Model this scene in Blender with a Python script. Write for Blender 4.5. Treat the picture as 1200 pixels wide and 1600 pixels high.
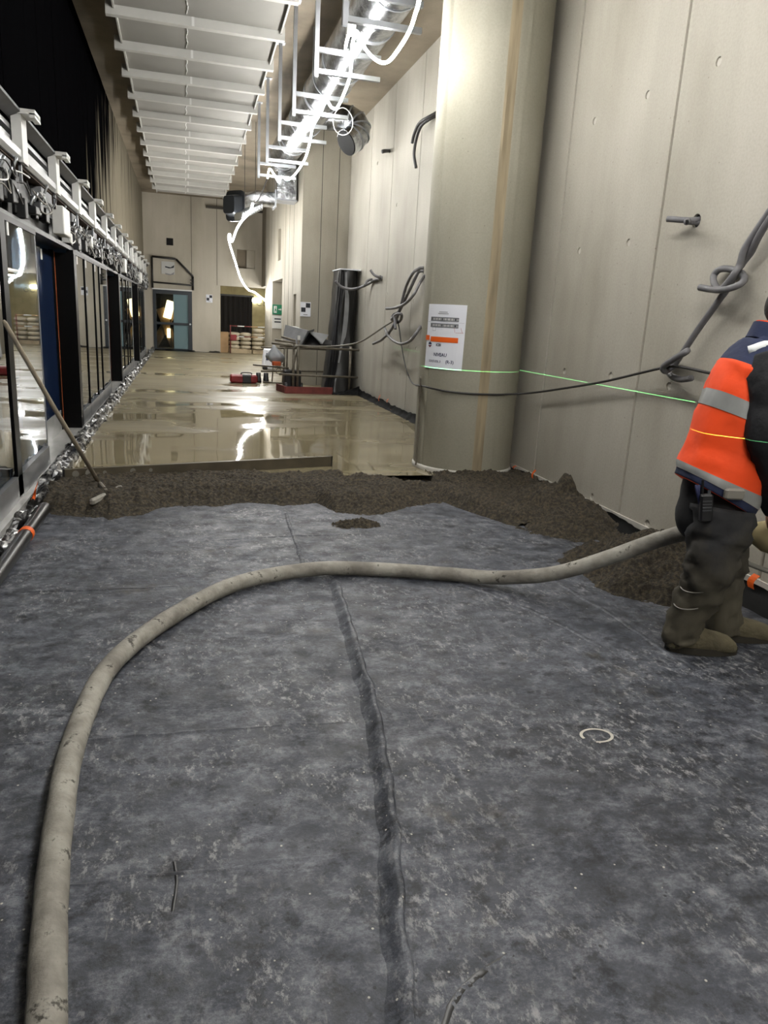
import bpy, bmesh, math, random
from mathutils import Vector, Matrix, noise, Euler
R = random.Random(7)
D = bpy.data
SC = bpy.context.scene
COL = SC.collection
for o in list(D.objects): D.objects.remove(o)

# ------------------------------------------------------------------ camera
F = 1135.0; PITCH = math.radians(14.749); PSI = math.radians(15.680); ROLL = math.radians(3.25)
CAM = Vector((0, 0, 1.5))
fwd = Vector((math.sin(PSI)*math.cos(PITCH), math.cos(PSI)*math.cos(PITCH), -math.sin(PITCH)))
r0 = Vector((math.cos(PSI), -math.sin(PSI), 0)); u0 = r0.cross(fwd)
right = r0*math.cos(ROLL) + u0*math.sin(ROLL)
up = -r0*math.sin(ROLL) + u0*math.cos(ROLL)
cd = D.cameras.new('camera'); cam = D.objects.new('camera', cd); COL.objects.link(cam)
cd.sensor_fit = 'VERTICAL'; cd.sensor_height = 36; cd.sensor_width = 27; cd.lens = F/1600*36
cd.clip_start = 0.05; cd.clip_end = 100
cam.matrix_world = Matrix(((right.x, up.x, -fwd.x, CAM.x), (right.y, up.y, -fwd.y, CAM.y), (right.z, up.z, -fwd.z, CAM.z), (0, 0, 0, 1)))
SC.camera = cam

# ------------------------------------------------------------------ light, exposure
SC.view_settings.view_transform = 'Standard'
SC.view_settings.look = 'None'
SC.view_settings.gamma = 1
SC.view_settings.use_curve_mapping = False
SC.view_settings.exposure = 0.72
W = D.worlds.new('world'); SC.world = W; W.use_nodes = True
W.node_tree.nodes['Background'].inputs[0].default_value = (0.75, 0.85, 1, 1)
W.node_tree.nodes['Background'].inputs[1].default_value = 0.03
ROPE = 135.0            # strength of the LED light rope (built below)
# line laser level standing behind the camera: a point lamp that only shines in one flat fan
LZ = 1.085
ll = D.lights.new('laser_level_lamp', 'POINT'); ll.shadow_soft_size = 0.0; ll.energy = 200; ll.color = (1, 1, 1)
ll.use_nodes = True
nt = ll.node_tree; em = nt.nodes['Emission']
tc = nt.nodes.new('ShaderNodeTexCoord'); sx = nt.nodes.new('ShaderNodeSeparateXYZ')
ab = nt.nodes.new('ShaderNodeMath'); ab.operation = 'ABSOLUTE'
lt = nt.nodes.new('ShaderNodeMath'); lt.operation = 'LESS_THAN'; lt.inputs[1].default_value = 0.0003
nt.links.new(tc.outputs['Normal'], sx.inputs[0]); nt.links.new(sx.outputs[2], ab.inputs[0]); nt.links.new(ab.outputs[0], lt.inputs[0])
mu = nt.nodes.new('ShaderNodeMath'); mu.operation = 'MULTIPLY'; mu.inputs[1].default_value = 45.0
gt = nt.nodes.new('ShaderNodeMath'); gt.operation = 'GREATER_THAN'; gt.inputs[1].default_value = 0.29
nt.links.new(sx.outputs[0], gt.inputs[0])
fan = nt.nodes.new('ShaderNodeMath'); fan.operation = 'MULTIPLY'; nt.links.new(lt.outputs[0], fan.inputs[0]); nt.links.new(gt.outputs[0], fan.inputs[1])
nt.links.new(fan.outputs[0], mu.inputs[0])
em.inputs[0].default_value = (0.25, 1, 0.35, 1); nt.links.new(mu.outputs[0], em.inputs[1])
lo = D.objects.new('laser_level_lamp', ll); COL.objects.link(lo); lo.location = (-0.5, -0.6, LZ)

# ------------------------------------------------------------------ pixel helpers (1200x1600 frame)
def ray(p): return fwd*F + right*(p[0]-600) - up*(p[1]-800)
def gz(p, z=0.0): d = ray(p); return CAM + d*((z-CAM.z)/d.z)
def gx(p, X): d = ray(p); return CAM + d*((X-CAM.x)/d.x)
def gy(p, Y): d = ray(p); return CAM + d*((Y-CAM.y)/d.y)

# ------------------------------------------------------------------ materials
MATS = {}
def lin(c): return tuple(((x/12.92) if x <= .04045 else ((x+.055)/1.055)**2.4) for x in c)
def hexc(h): return lin(tuple(int(h[i:i+2], 16)/255 for i in (0, 2, 4)))
def mat(name, col, rough=.6, metal=0.0, var=.0, scale=8.0, stretch=(1, 1, 1), bump=0.0, bscale=40.0, spec=.5, emit=None, col2=None, detail=5):
    m = D.materials.new(name); m.use_nodes = True; MATS[name] = m
    n = m.node_tree.nodes; l = m.node_tree.links; b = n['Principled BSDF']
    c = hexc(col) if isinstance(col, str) else col
    b.inputs['Base Color'].default_value = (*c, 1); b.inputs['Roughness'].default_value = rough
    b.inputs['Metallic'].default_value = metal; b.inputs['Specular IOR Level'].default_value = spec
    if emit:
        b.inputs['Emission Color'].default_value = (*emit[0], 1); b.inputs['Emission Strength'].default_value = emit[1]
    g = n.new('ShaderNodeNewGeometry')
    mp = n.new('ShaderNodeMapping'); mp.inputs['Scale'].default_value = stretch
    l.new(g.outputs['Position'], mp.inputs[0])
    if var or col2:
        t = n.new('ShaderNodeTexNoise'); t.inputs['Scale'].default_value = scale; t.inputs['Detail'].default_value = detail
        l.new(mp.outputs[0], t.inputs[0])
        cr = n.new('ShaderNodeValToRGB'); l.new(t.outputs[0], cr.inputs[0])
        c2 = hexc(col2) if col2 else tuple(x*(1-var) for x in c)
        c1 = c if col2 else tuple(min(1, x*(1+var)) for x in c)
        cr.color_ramp.elements[0].position = .32; cr.color_ramp.elements[0].color = (*c2, 1)
        cr.color_ramp.elements[1].position = .68; cr.color_ramp.elements[1].color = (*c1, 1)
        l.new(cr.outputs[0], b.inputs['Base Color'])
    if bump:
        t2 = n.new('ShaderNodeTexNoise'); t2.inputs['Scale'].default_value = bscale; t2.inputs['Detail'].default_value = 6
        l.new(g.outputs['Position'], t2.inputs[0])
        bp = n.new('ShaderNodeBump'); bp.inputs['Strength'].default_value = bump; bp.inputs['Distance'].default_value = .02
        l.new(t2.outputs[0], bp.inputs['Height']); l.new(bp.outputs[0], b.inputs['Normal'])
    return m

def nn(m, typ, **kw):
    x = m.node_tree.nodes.new(typ)
    for k, v in kw.items(): setattr(x, k, v)
    return x
def ramp(m, src, stops):
    cr = nn(m, 'ShaderNodeValToRGB'); m.node_tree.links.new(src, cr.inputs[0])
    e = cr.color_ramp.elements; e.remove(e[1])
    for i, (p, c) in enumerate(stops):
        k = e[0] if i == 0 else e.new(p)
        k.position = p; k.color = (*(hexc(c) if isinstance(c, str) else c), 1)
    return cr.outputs[0]
def noise_tex(m, scale, detail=6, stretch=(1, 1, 1), rough=.55, rot=(0, 0, 0), dist=0):
    g = nn(m, 'ShaderNodeNewGeometry'); mp = nn(m, 'ShaderNodeMapping'); t = nn(m, 'ShaderNodeTexNoise')
    mp.inputs['Scale'].default_value = stretch; mp.inputs['Rotation'].default_value = rot
    t.inputs['Scale'].default_value = scale; t.inputs['Detail'].default_value = detail; t.inputs['Roughness'].default_value = rough
    t.inputs['Distortion'].default_value = dist
    m.node_tree.links.new(g.outputs['Position'], mp.inputs[0]); m.node_tree.links.new(mp.outputs[0], t.inputs[0])
    return t.outputs[0]
def mix(m, fac, a, b, typ='MIX'):
    x = nn(m, 'ShaderNodeMix', data_type='RGBA', blend_type=typ); L = m.node_tree.links
    for s, v in ((0, fac), (6, a), (7, b)):
        if hasattr(v, 'is_output'): L.new(v, x.inputs[s])
        elif s == 0: x.inputs[0].default_value = v
        else: x.inputs[s].default_value = (*(hexc(v) if isinstance(v, str) else v), 1)
    return x.outputs[2]
def setb(m, sock, v): m.node_tree.links.new(v, m.node_tree.nodes['Principled BSDF'].inputs[sock])
def bumpn(m, h, strength, dist=.01):
    bp = nn(m, 'ShaderNodeBump'); bp.inputs['Strength'].default_value = strength; bp.inputs['Distance'].default_value = dist
    m.node_tree.links.new(h, bp.inputs['Height']); setb(m, 'Normal', bp.outputs[0])

def concrete(name, base, dark, light, pores=True):
    m = mat(name, base, .75)
    a = ramp(m, noise_tex(m, .9, 6, (1, 1, .45)), [(.28, dark), (.5, base), (.75, light)])
    s = ramp(m, noise_tex(m, 5, 5, (1, 1, .08)), [(.3, (.91, .91, .9)), (.7, (1.0, 1.0, 1.0))])
    c = mix(m, 1, a, s, 'MULTIPLY')
    f = ramp(m, noise_tex(m, 60, 4), [(.3, (.9, .9, .9)), (.6, (1, 1, 1))])
    c = mix(m, 1, c, f, 'MULTIPLY')
    if pores:
        v = nn(m, 'ShaderNodeTexVoronoi'); v.inputs['Scale'].default_value = 9
        g = nn(m, 'ShaderNodeNewGeometry'); m.node_tree.links.new(g.outputs['Position'], v.inputs[0])
        pf = ramp(m, v.outputs['Distance'], [(.035, (.45, .43, .4)), (.06, (1, 1, 1))])
        c = mix(m, .6, c, pf, 'MULTIPLY')
    setb(m, 'Base Color', c)
    bumpn(m, noise_tex(m, 35, 6), .12)
    return m
concrete('concrete_wall', 'a9a498', '958f82', 'b6b1a5')
concrete('concrete_far', 'a5a196', '938e83', 'b3afa4')
concrete('concrete_end', 'b3ac9d', '9f9889', 'c0b9ab')
concrete('concrete_column', '8e8a7b', '7b7667', '9c988a')
concrete('concrete_ceiling', '7e7362', '5c5344', '8c8271', False)
concrete('concrete_pier', '938d80', '7f796b', 'a29d90')
mat('column_stain', '8d8068', .8, var=.25, scale=6, stretch=(3, 3, .3))
mat('joint', '45423c', .9)
mat('plaster', 'b4b0a6', .9, var=.1)
mat('pale_base', 'b5b2aa', .7, var=.15, scale=6)
# upper left wall: black soot stain running down in streaks, fading along the hall
m = mat('sooty_wall', '77705f', .9, spec=0.0)
g = nn(m, 'ShaderNodeNewGeometry'); sp = nn(m, 'ShaderNodeSeparateXYZ'); m.node_tree.links.new(g.outputs['Position'], sp.inputs[0])
yv = nn(m, 'ShaderNodeMapRange'); yv.inputs[1].default_value = 6.0; yv.inputs[2].default_value = 18.0; yv.inputs[3].default_value = 1.0; yv.inputs[4].default_value = 0
m.node_tree.links.new(sp.outputs[1], yv.inputs[0])
zv = nn(m, 'ShaderNodeMapRange'); zv.inputs[1].default_value = 2.8; zv.inputs[2].default_value = 4.6; zv.inputs[3].default_value = -.18; zv.inputs[4].default_value = .12
m.node_tree.links.new(sp.outputs[2], zv.inputs[0])
ad = nn(m, 'ShaderNodeMath', operation='ADD'); m.node_tree.links.new(yv.outputs[0], ad.inputs[0]); m.node_tree.links.new(zv.outputs[0], ad.inputs[1])
ns = nn(m, 'ShaderNodeMath', operation='MULTIPLY_ADD'); m.node_tree.links.new(noise_tex(m, 3.2, 4, (1, 1, .12)), ns.inputs[0]); ns.inputs[1].default_value = 1.1; m.node_tree.links.new(ad.outputs[0], ns.inputs[2])
setb(m, 'Base Color', ramp(m, ns.outputs[0], [(.72, '6f695c'), (.84, '3a362f'), (.9, '060607')]))
setb(m, 'Roughness', ramp(m, noise_tex(m, 4, 3, (1, 1, .1)), [(.4, (.6,)*3), (.6, (.95,)*3)]))
# floor membrane: grey-black plastic sheet, dusty, scuffed
m = mat('membrane', '2d2f33', .5)
a = ramp(m, noise_tex(m, .8, 5, (1, 1, 1), .6), [(.34, '1b1e25'), (.5, '363a43'), (.66, '565962')])
b = ramp(m, noise_tex(m, 9, 12, (.7, 1.0, 1), .84, (0, 0, .25)), [(.40, '15171c'), (.49, '393c44'), (.55, '5f626a'), (.62, '86888c')])
c = mix(m, .55, a, b)
sc = ramp(m, noise_tex(m, 30, 8, (1.0, .6, 1), .8, (0, 0, .9)), [(.52, (0, 0, 0)), (.60, (1, 1, 1))])
sc2 = ramp(m, noise_tex(m, 2.1, 6, rough=.7), [(.44, (0, 0, 0)), (.58, (.9, .9, .9))])
scm = mix(m, 1, sc, sc2, 'MULTIPLY')
c = mix(m, scm, c, '8b8b8c')
scr1 = ramp(m, noise_tex(m, 9, 6, (6, .25, 1), .7, (0, 0, .55)), [(.66, (0, 0, 0)), (.72, (.5, .5, .5))])
c = mix(m, scr1, c, '8b8983')
br = ramp(m, noise_tex(m, 1.7, 8, rough=.7), [(.60, (0, 0, 0)), (.70, (.7, .7, .7))])
c = mix(m, br, c, '453f34')
dk = ramp(m, noise_tex(m, 11, 8, rough=.75), [(.38, (.3, .3, .32)), (.48, (1, 1, 1))])
c = mix(m, 1, c, dk, 'MULTIPLY')
for vs_, lo_, hi_, cc1 in ((13, .045, .075, (.2, .2, .2)), (31, .05, .09, (.45, .45, .45))):
    vv = nn(m, 'ShaderNodeTexVoronoi'); vv.inputs['Scale'].default_value = vs_; g = nn(m, 'ShaderNodeNewGeometry'); m.node_tree.links.new(g.outputs['Position'], vv.inputs[0])
    c = mix(m, 1, c, ramp(m, vv.outputs['Distance'], [(lo_, cc1), (hi_, (1, 1, 1))]), 'MULTIPLY')
vv = nn(m, 'ShaderNodeTexVoronoi'); vv.inputs['Scale'].default_value = 19; mp_ = nn(m, 'ShaderNodeMapping'); mp_.inputs['Location'].default_value = (3.3, 1.7, 0); m.node_tree.links.new(g.outputs['Position'], mp_.inputs[0]); m.node_tree.links.new(mp_.outputs[0], vv.inputs[0])
c = mix(m, ramp(m, vv.outputs['Distance'], [(.05, (1, 1, 1)), (.08, (0, 0, 0))]), c, 'aaa79e')
setb(m, 'Base Color', c)
setb(m, 'Roughness', ramp(m, noise_tex(m, 6, 5), [(.35, (.38,)*3), (.65, (.68,)*3)]))
bumpn(m, noise_tex(m, 12, 10, (1, .7, 1), .72, (0, 0, .35)), .5, .012)
# wet screed
m = mat('wet_screed', '6d6349', .2)
pud = noise_tex(m, .7, 3, (.7, 1.3, 1), .5)
setb(m, 'Base Color', mix(m, .45, ramp(m, pud, [(.35, '6b624b'), (.6, '857c62')]), ramp(m, noise_tex(m, 2.2, 6, (.25, 1.6, 1)), [(.32, '5d5542'), (.68, '8f866e')])))
gg = nn(m, 'ShaderNodeNewGeometry'); sg = nn(m, 'ShaderNodeSeparateXYZ'); m.node_tree.links.new(gg.outputs['Position'], sg.inputs[0])
wet = nn(m, 'ShaderNodeMapRange'); m.node_tree.links.new(sg.outputs[1], wet.inputs[0])
wet.inputs[1].default_value = 9.5; wet.inputs[2].default_value = 15.0; wet.inputs[3].default_value = .06; wet.inputs[4].default_value = -.16
pw_ = nn(m, 'ShaderNodeMath', operation='ADD'); m.node_tree.links.new(pud, pw_.inputs[0]); m.node_tree.links.new(wet.outputs[0], pw_.inputs[1])
setb(m, 'Roughness', ramp(m, pw_.outputs[0], [(.34, (.5,)*3), (.47, (.24,)*3), (.54, (.035,)*3)]))
hh = mix(m, ramp(m, pw_.outputs[0], [(.40, (1, 1, 1)), (.54, (0, 0, 0))]), (0.5, .5, .5), noise_tex(m, 7, 5, (.3, 1.2, 1)))
bumpn(m, hh, .12, .012)
# fresh mortar
m = mat('mortar', '40382a', .85)
setb(m, 'Base Color', ramp(m, noise_tex(m, 38, 8, rough=.7), [(.38, '241f17'), (.5, '3a3326'), (.62, '574d3b')]))
bumpn(m, noise_tex(m, 80, 8, rough=.7), 1.0, .02)
mat('black_sheet', '0c0c0d', .35, spec=.6, var=.3, scale=5)
mat('black_film', '090909', .7, spec=.15, var=.3, scale=5)
mat('grey_sheet', '3a3a3c', .35, var=.35, scale=4)
m = mat('foil', '6a6a6c', .3, metal=.6)
setb(m, 'Base Color', ramp(m, noise_tex(m, 9, 5, (1.6, .45, 1.6), rough=.7), [(.42, '0f0f10'), (.52, '38383a'), (.6, 'b8b8b8')]))
mat('hose', '6f6a60', .75, var=.25, scale=9, bump=.3, bscale=30)
m = MATS['hose']; setb(m, 'Base Color', mix(m, ramp(m, noise_tex(m, 14, 8, rough=.7), [(.58, (0, 0, 0)), (.64, (1, 1, 1))]), ramp(m, noise_tex(m, 7, 6), [(.38, '716d65'), (.62, '98958c')]), '403d37'))
mat('conduit', '666567', .5, var=.12, scale=20)
mat('conduit_dark', '2c2b2c', .5)
mat('cable', '2a2827', .6)
mat('cable_grey', '77746c', .6)
mat('galv', 'b4b8bc', .3, metal=1.0, var=.12, scale=5)
m = mat('duct_foil', 'a8abae', .22, metal=1.0)
setb(m, 'Base Color', ramp(m, noise_tex(m, 7, 6, (1, .6, 1), .7), [(.38, '6b6d70'), (.6, 'b9bcbf')]))
bumpn(m, noise_tex(m, 11, 6, (1, .7, 1), .65), .45, .02)
mat('galv_matte', '9b9ea2', .45, metal=.85, var=.1, scale=6)
mat('duct_dark', '33363a', .4, metal=.7)
mat('white_panel', '8d8b86', .6, var=.06, scale=2)
mat('white_panel_rib', 'b2b1ac', .5, var=.05, scale=3)
mat('alu', 'a7a9aa', .35, metal=.7, var=.1, scale=3)
mat('white_paint', 'cfcfcc', .45)
mat('steel_dark', '17181a', .45, metal=.3, var=.3, scale=9)
mat('black_frame', '050506', .4, spec=.12)
mat('blackout', '030304', .6)
mat('tan_board', '3d2a1d', .8, var=.3)
mat('mech_grey', '434446', .45, metal=.3, var=.25, scale=10)
mat('sill_white', '9c9c9a', .25, var=.2, scale=5, stretch=(1, .4, 1))
mat('kick_grey', '6e6f70', .3, var=.25, scale=6, stretch=(1, .4, 1))
mat('blue_hoarding', '2a6f9f', .5, var=.2, scale=3)
mat('navy_back', '0d1420', .6, var=.2)
mat('orange_strip', '9a4b22', .6, var=.3, scale=12, stretch=(1, 1, 3))
mat('tape_orange', 'e0601c', .5)
mat('wood_pole', '8d8371', .7, var=.2, scale=20, stretch=(1, 1, .2))
mat('paper', 'd9dbe2', .7)
mat('paper_grey', 'b9b9b6', .7)
mat('ink', '23262e', .7)
mat('ink_navy', '1d2348', .7)
mat('ink_grey', '8a8b8c', .7)
mat('ink_red', 'a8322c', .7)
mat('green_sign', '12694a', .5)
mat('door_blue', '0f1a24', .4)
mat('frame_steel', '2b2a28', .5, metal=.3)
mat('hole_dark', '0b0a09', .9)
mat('yellow_block', 'a89a70', .9, var=.12, scale=4)
mat('curtain', '1b1714', .9, var=.3, scale=4, stretch=(3, 3, .3))
mat('cement_bag', 'b9ae97', .8, var=.15, scale=7)
mat('pallet_wood', 'a8977a', .8, var=.15, scale=10)
mat('crate_wood', 'a3845f', .7, var=.1, scale=6)
mat('red_plastic', '7a1018', .4, var=.2)
mat('dark_plastic', '18181a', .5)
mat('red_board', '6b2f2a', .7, var=.25, scale=8)
mat('rust_tube', '6d675c', .55, metal=.4, var=.25, scale=12)
mat('bag_grey', '8f9296', .5, var=.2, scale=8)
mat('orange_brick', 'b5532a', .7)
mat('card_grey', '77787a', .6, var=.15, scale=6)
mat('hi_vis', 'f04a10', .75, var=.06, scale=6, bump=.15, bscale=14)
mat('navy_cloth', '1a2340', .85, var=.15, scale=12, bump=.2, bscale=20)
mat('black_cloth', '111216', .85, var=.3, scale=10, bump=.35, bscale=18)
m = mat('trousers', '1a1a1c', .85)
zz = nn(m, 'ShaderNodeNewGeometry'); s3 = nn(m, 'ShaderNodeSeparateXYZ'); m.node_tree.links.new(zz.outputs['Position'], s3.inputs[0])
q = nn(m, 'ShaderNodeMath', operation='MULTIPLY_ADD'); m.node_tree.links.new(noise_tex(m, 7, 5), q.inputs[0]); q.inputs[1].default_value = .55; m.node_tree.links.new(s3.outputs[2], q.inputs[2])
setb(m, 'Base Color', ramp(m, q.outputs[0], [(.50, '4f4a3d'), (.72, '3b372e'), (.92, '1c1c1e')]))
bumpn(m, noise_tex(m, 16, 5), .3)
mat('boot', '5d5642', .85, var=.25, scale=9, bump=.4, bscale=40)
mat('boot_sole', '2f2b23', .9)
mat('reflective', '8d8e8c', .4, var=.15, scale=8)
mat('white_piping', 'd8dadb', .5)
mat('skin', 'b07f66', .5, var=.06, scale=10)
mat('hair', '1c1612', .7, bump=.4, bscale=120)
mat('eye_white', 'e8e4de', .3)
mat('nozzle', '9b8f69', .8, var=.2, scale=8)
mat('alu_rule', '4d4638', .5, metal=.1, var=.25, scale=6)
mat('glass_door', '6a8288', .1)
# thin sheet glass: fresnel reflection over a tinted clear pane
def glass(name, tint, ior=1.7):
    m = D.materials.new(name); m.use_nodes = True; MATS[name] = m
    n = m.node_tree.nodes; l = m.node_tree.links; n.remove(n['Principled BSDF'])
    gl = n.new('ShaderNodeBsdfGlossy'); gl.inputs['Roughness'].default_value = .015
    tr = n.new('ShaderNodeBsdfTransparent'); tr.inputs[0].default_value = (*tint, 1)
    lw = n.new('ShaderNodeLayerWeight'); lw.inputs[0].default_value = .5
    pw = n.new('ShaderNodeMath'); pw.operation = 'POWER'; pw.inputs[1].default_value = 3.0; l.new(lw.outputs['Facing'], pw.inputs[0])
    fr = n.new('ShaderNodeMath'); fr.operation = 'MULTIPLY_ADD'; fr.inputs[1].default_value = ior; fr.inputs[2].default_value = .04; l.new(pw.outputs[0], fr.inputs[0])
    mx = n.new('ShaderNodeMixShader'); l.new(fr.outputs[0], mx.inputs[0]); l.new(tr.outputs[0], mx.inputs[1]); l.new(gl.outputs[0], mx.inputs[2])
    l.new(mx.outputs[0], n['Material Output'].inputs[0]); return m
glass('pane_clear', (.6, .72, .82), 1.1)
mat('pane_blue', '14233f', .08, spec=.25, var=.15, scale=1.5, stretch=(1, 3, .3))
for nm, c, s in (('rope_light', (1, .985, .95), ROPE), ('rope_light_far', (1, .985, .95), ROPE*.75), ('amber_glow', (1, .62, .25), 5.0), ('bulkhead_lamp', (.95, 1, .95), 12.0)):
    m = D.materials.new(nm); m.use_nodes = True; MATS[nm] = m
    b = m.node_tree.nodes['Principled BSDF']; b.inputs['Base Color'].default_value = (.9, .9, .9, 1)
    b.inputs['Emission Color'].default_value = (*c, 1); b.inputs['Emission Strength'].default_value = s

# ------------------------------------------------------------------ mesh builder
class MB:
    def __init__(s): s.v = []; s.f = []; s.mi = []; s.cur = 0
    def add(s, vs, fs):
        o = len(s.v); s.v += [tuple(v) for v in vs]; s.f += [tuple(i+o for i in f) for f in fs]; s.mi += [s.cur]*len(fs); return s
    def box(s, lo, hi, M=None):
        x0, y0, z0 = lo; x1, y1, z1 = hi
        vs = [Vector(p) for p in ((x0, y0, z0), (x1, y0, z0), (x1, y1, z0), (x0, y1, z0), (x0, y0, z1), (x1, y0, z1), (x1, y1, z1), (x0, y1, z1))]
        if M: vs = [M @ v for v in vs]
        return s.add(vs, [(0, 3, 2, 1), (4, 5, 6, 7), (0, 1, 5, 4), (1, 2, 6, 5), (2, 3, 7, 6), (3, 0, 4, 7)])
    def cbox(s, c, d, M=None, ch=.0):
        if not ch:
            lo = [-x/2 for x in d]; hi = [x/2 for x in d]
            return s.box(lo, hi, Matrix.Translation(c) @ (M or Matrix()))
        x, y, z = [q/2 for q in d]
        poly = [(-x+ch, -y), (x-ch, -y), (x, -y+ch), (x, y-ch), (x-ch, y), (-x+ch, y), (-x, y-ch), (-x, -y+ch)]
        T = Matrix.Translation(c) @ (M or Matrix())
        rings = []
        for zz, k in ((-z, ch), (-z+ch, 0), (z-ch, 0), (z, ch)):
            rings.append([T @ Vector((px*(1-k/max(x, 1e-6)), py*(1-k/max(y, 1e-6)), zz)) for px, py in poly])
        return s.loft(rings)
    def loft(s, rings, cap=True, closed=True):
        n = len(rings[0]); vs = [v for r in rings for v in r]; fs = []
        for i in range(len(rings)-1):
            for j in range(n if closed else n-1):
                a = i*n+j; b = i*n+(j+1) % n; fs.append((a, b, b+n, a+n))
        if cap and closed: fs.append(tuple(range(n-1, -1, -1))); fs.append(tuple(range((len(rings)-1)*n, len(rings)*n)))
        return s.add(vs, fs)
    def tube(s, path, r, n=8, cap=True):
        path = [Vector(p) for p in path]; rs = r if isinstance(r, (list, tuple)) else [r]*len(path)
        rings = []; N = None
        for i, p in enumerate(path):
            t = (path[min(i+1, len(path)-1)] - path[max(i-1, 0)]).normalized()
            if N is None:
                N = t.orthogonal().normalized()
            N = (N - t*N.dot(t)); N = N.normalized() if N.length > 1e-6 else t.orthogonal().normalized()
            B = t.cross(N)
            rings.append([p + (N*math.cos(2*math.pi*k/n) + B*math.sin(2*math.pi*k/n))*rs[i] for k in range(n)])
        return s.loft(rings, cap)
    def trim(s, drop):
        keep = [i for i, f in enumerate(s.f) if not all(drop(s.v[k]) for k in f)]
        s.f = [s.f[i] for i in keep]; s.mi = [s.mi[i] for i in keep]
        used = sorted({k for f in s.f for k in f}); mp = {k: i for i, k in enumerate(used)}
        s.v = [s.v[k] for k in used]; s.f = [tuple(mp[k] for k in f) for f in s.f]; return s
    def cyl(s, a, b, r, n=16): return s.tube([a, b], r, n)
    def grid(s, fn, nu, nv):
        vs = [fn(i/nu, j/nv) for j in range(nv+1) for i in range(nu+1)]
        fs = [(j*(nu+1)+i, j*(nu+1)+i+1, (j+1)*(nu+1)+i+1, (j+1)*(nu+1)+i) for j in range(nv) for i in range(nu)]
        return s.add(vs, fs)
    def prism(s, poly, ax, a, b):
        def P(u, v, w): return {'x': (w, u, v), 'y': (u, w, v), 'z': (u, v, w)}[ax]
        return s.loft([[P(u, v, a) for u, v in poly], [P(u, v, b) for u, v in poly]])
    def build(s, name, m, parent=None, smooth=False, base=None):
        me = D.meshes.new(name); me.from_pydata(s.v, [], s.f)
        ms = m if isinstance(m, (list, tuple)) else [m]
        for q in ms: me.materials.append(MATS[q])
        if len(ms) > 1: me.polygons.foreach_set('material_index', s.mi)
        bm = bmesh.new(); bm.from_mesh(me); bmesh.ops.recalc_face_normals(bm, faces=bm.faces); bm.to_mesh(me); bm.free()
        if smooth: me.polygons.foreach_set('use_smooth', [True]*len(me.polygons))
        if smooth == 'auto': me.set_sharp_from_angle(angle=math.radians(40))
        o = D.objects.new(name, me); COL.objects.link(o)
        if parent: child(o, parent)
        return o
def child(o, p):
    o.parent = p; L = p.location.copy(); q = p
    if p.parent: o.matrix_parent_inverse = Matrix()   # parts with sub-parts sit at the thing's origin
    else: o.matrix_parent_inverse = Matrix.Translation(-L) if p.type == 'EMPTY' else Matrix()
    if p.parent: pass
    return o
def tag(o, label=None, cat=None, group=None, kind=None):
    if label: o['label'] = label
    if cat: o['category'] = cat
    if group: o['group'] = group
    if kind: o['kind'] = kind
    return o
def thing(name, loc, label, cat, group=None, kind=None):
    e = D.objects.new(name, None); COL.objects.link(e); e.location = loc; e.empty_display_size = .1
    return tag(e, label, cat, group, kind)
def copy_tree(o, parent=None):
    c = o.copy(); COL.objects.link(c)
    if parent: c.parent = parent; c.matrix_parent_inverse = o.matrix_parent_inverse.copy()
    for ch in [x for x in D.objects if x.parent == o]: copy_tree(ch, c)
    return c
def crom(pts, k=6):
    pts = [Vector(p) for p in pts]; out = []
    for i in range(len(pts)-1):
        p0 = pts[max(i-1, 0)]; p1 = pts[i]; p2 = pts[i+1]; p3 = pts[min(i+2, len(pts)-1)]
        for j in range(k):
            t = j/k
            out.append(.5*((2*p1) + (p2-p0)*t + (2*p0-5*p1+4*p2-p3)*t*t + (3*p1-p0-3*p2+p3)*t**3))
    out.append(pts[-1]); return out
def fbm(x, y, z=0.0, o=4): return noise.fractal(Vector((x, y, z)), 1.0, 2.0, o)
def ss(a, b, x):
    t = max(0, min(1, (x-a)/(b-a))); return t*t*(3-2*t)
def RZ(a): return Matrix.Rotation(a, 4, 'Z')
def RX(a): return Matrix.Rotation(a, 4, 'X')
def RY(a): return Matrix.Rotation(a, 4, 'Y')

XR, XL, ZC, YE, Y0 = 3.3, -1.3, 5.15, 27.0, -5.0
SZ = .07      # level of the screed
# ================================================================== STRUCTURE
o = MB().box((-4.2, Y0, -.3), (XR+.4, 32, -.02)).build('floor', 'concrete_far'); tag(o, kind='structure')
o = MB().box((-4.2, Y0, ZC), (XR+.4, 32, ZC+.3)).build('ceiling', 'concrete_ceiling'); tag(o, kind='structure')
o = MB().box((-4.2, Y0-.3, -.3), (XR+.4, Y0, ZC)).build('wall_back', 'concrete_far'); tag(o, kind='structure')
o = MB().box((-4.5, Y0, -.3), (-4.2, 32, ZC)).build('wall_track', 'navy_back'); tag(o, kind='structure')
# screed: the already levelled wet floor
def scr(u, v):
    x = XL+.12 + u*(XR-XL-.14); y = 6.55 + v*(YE+3-6.55)
    return (x, y, SZ + .003*fbm(x*.8, y*.8))
mb = MB().grid(scr, 40, 150)
o = mb.build('floor_screed', 'wet_screed', smooth=True); tag(o, kind='structure')
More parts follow.
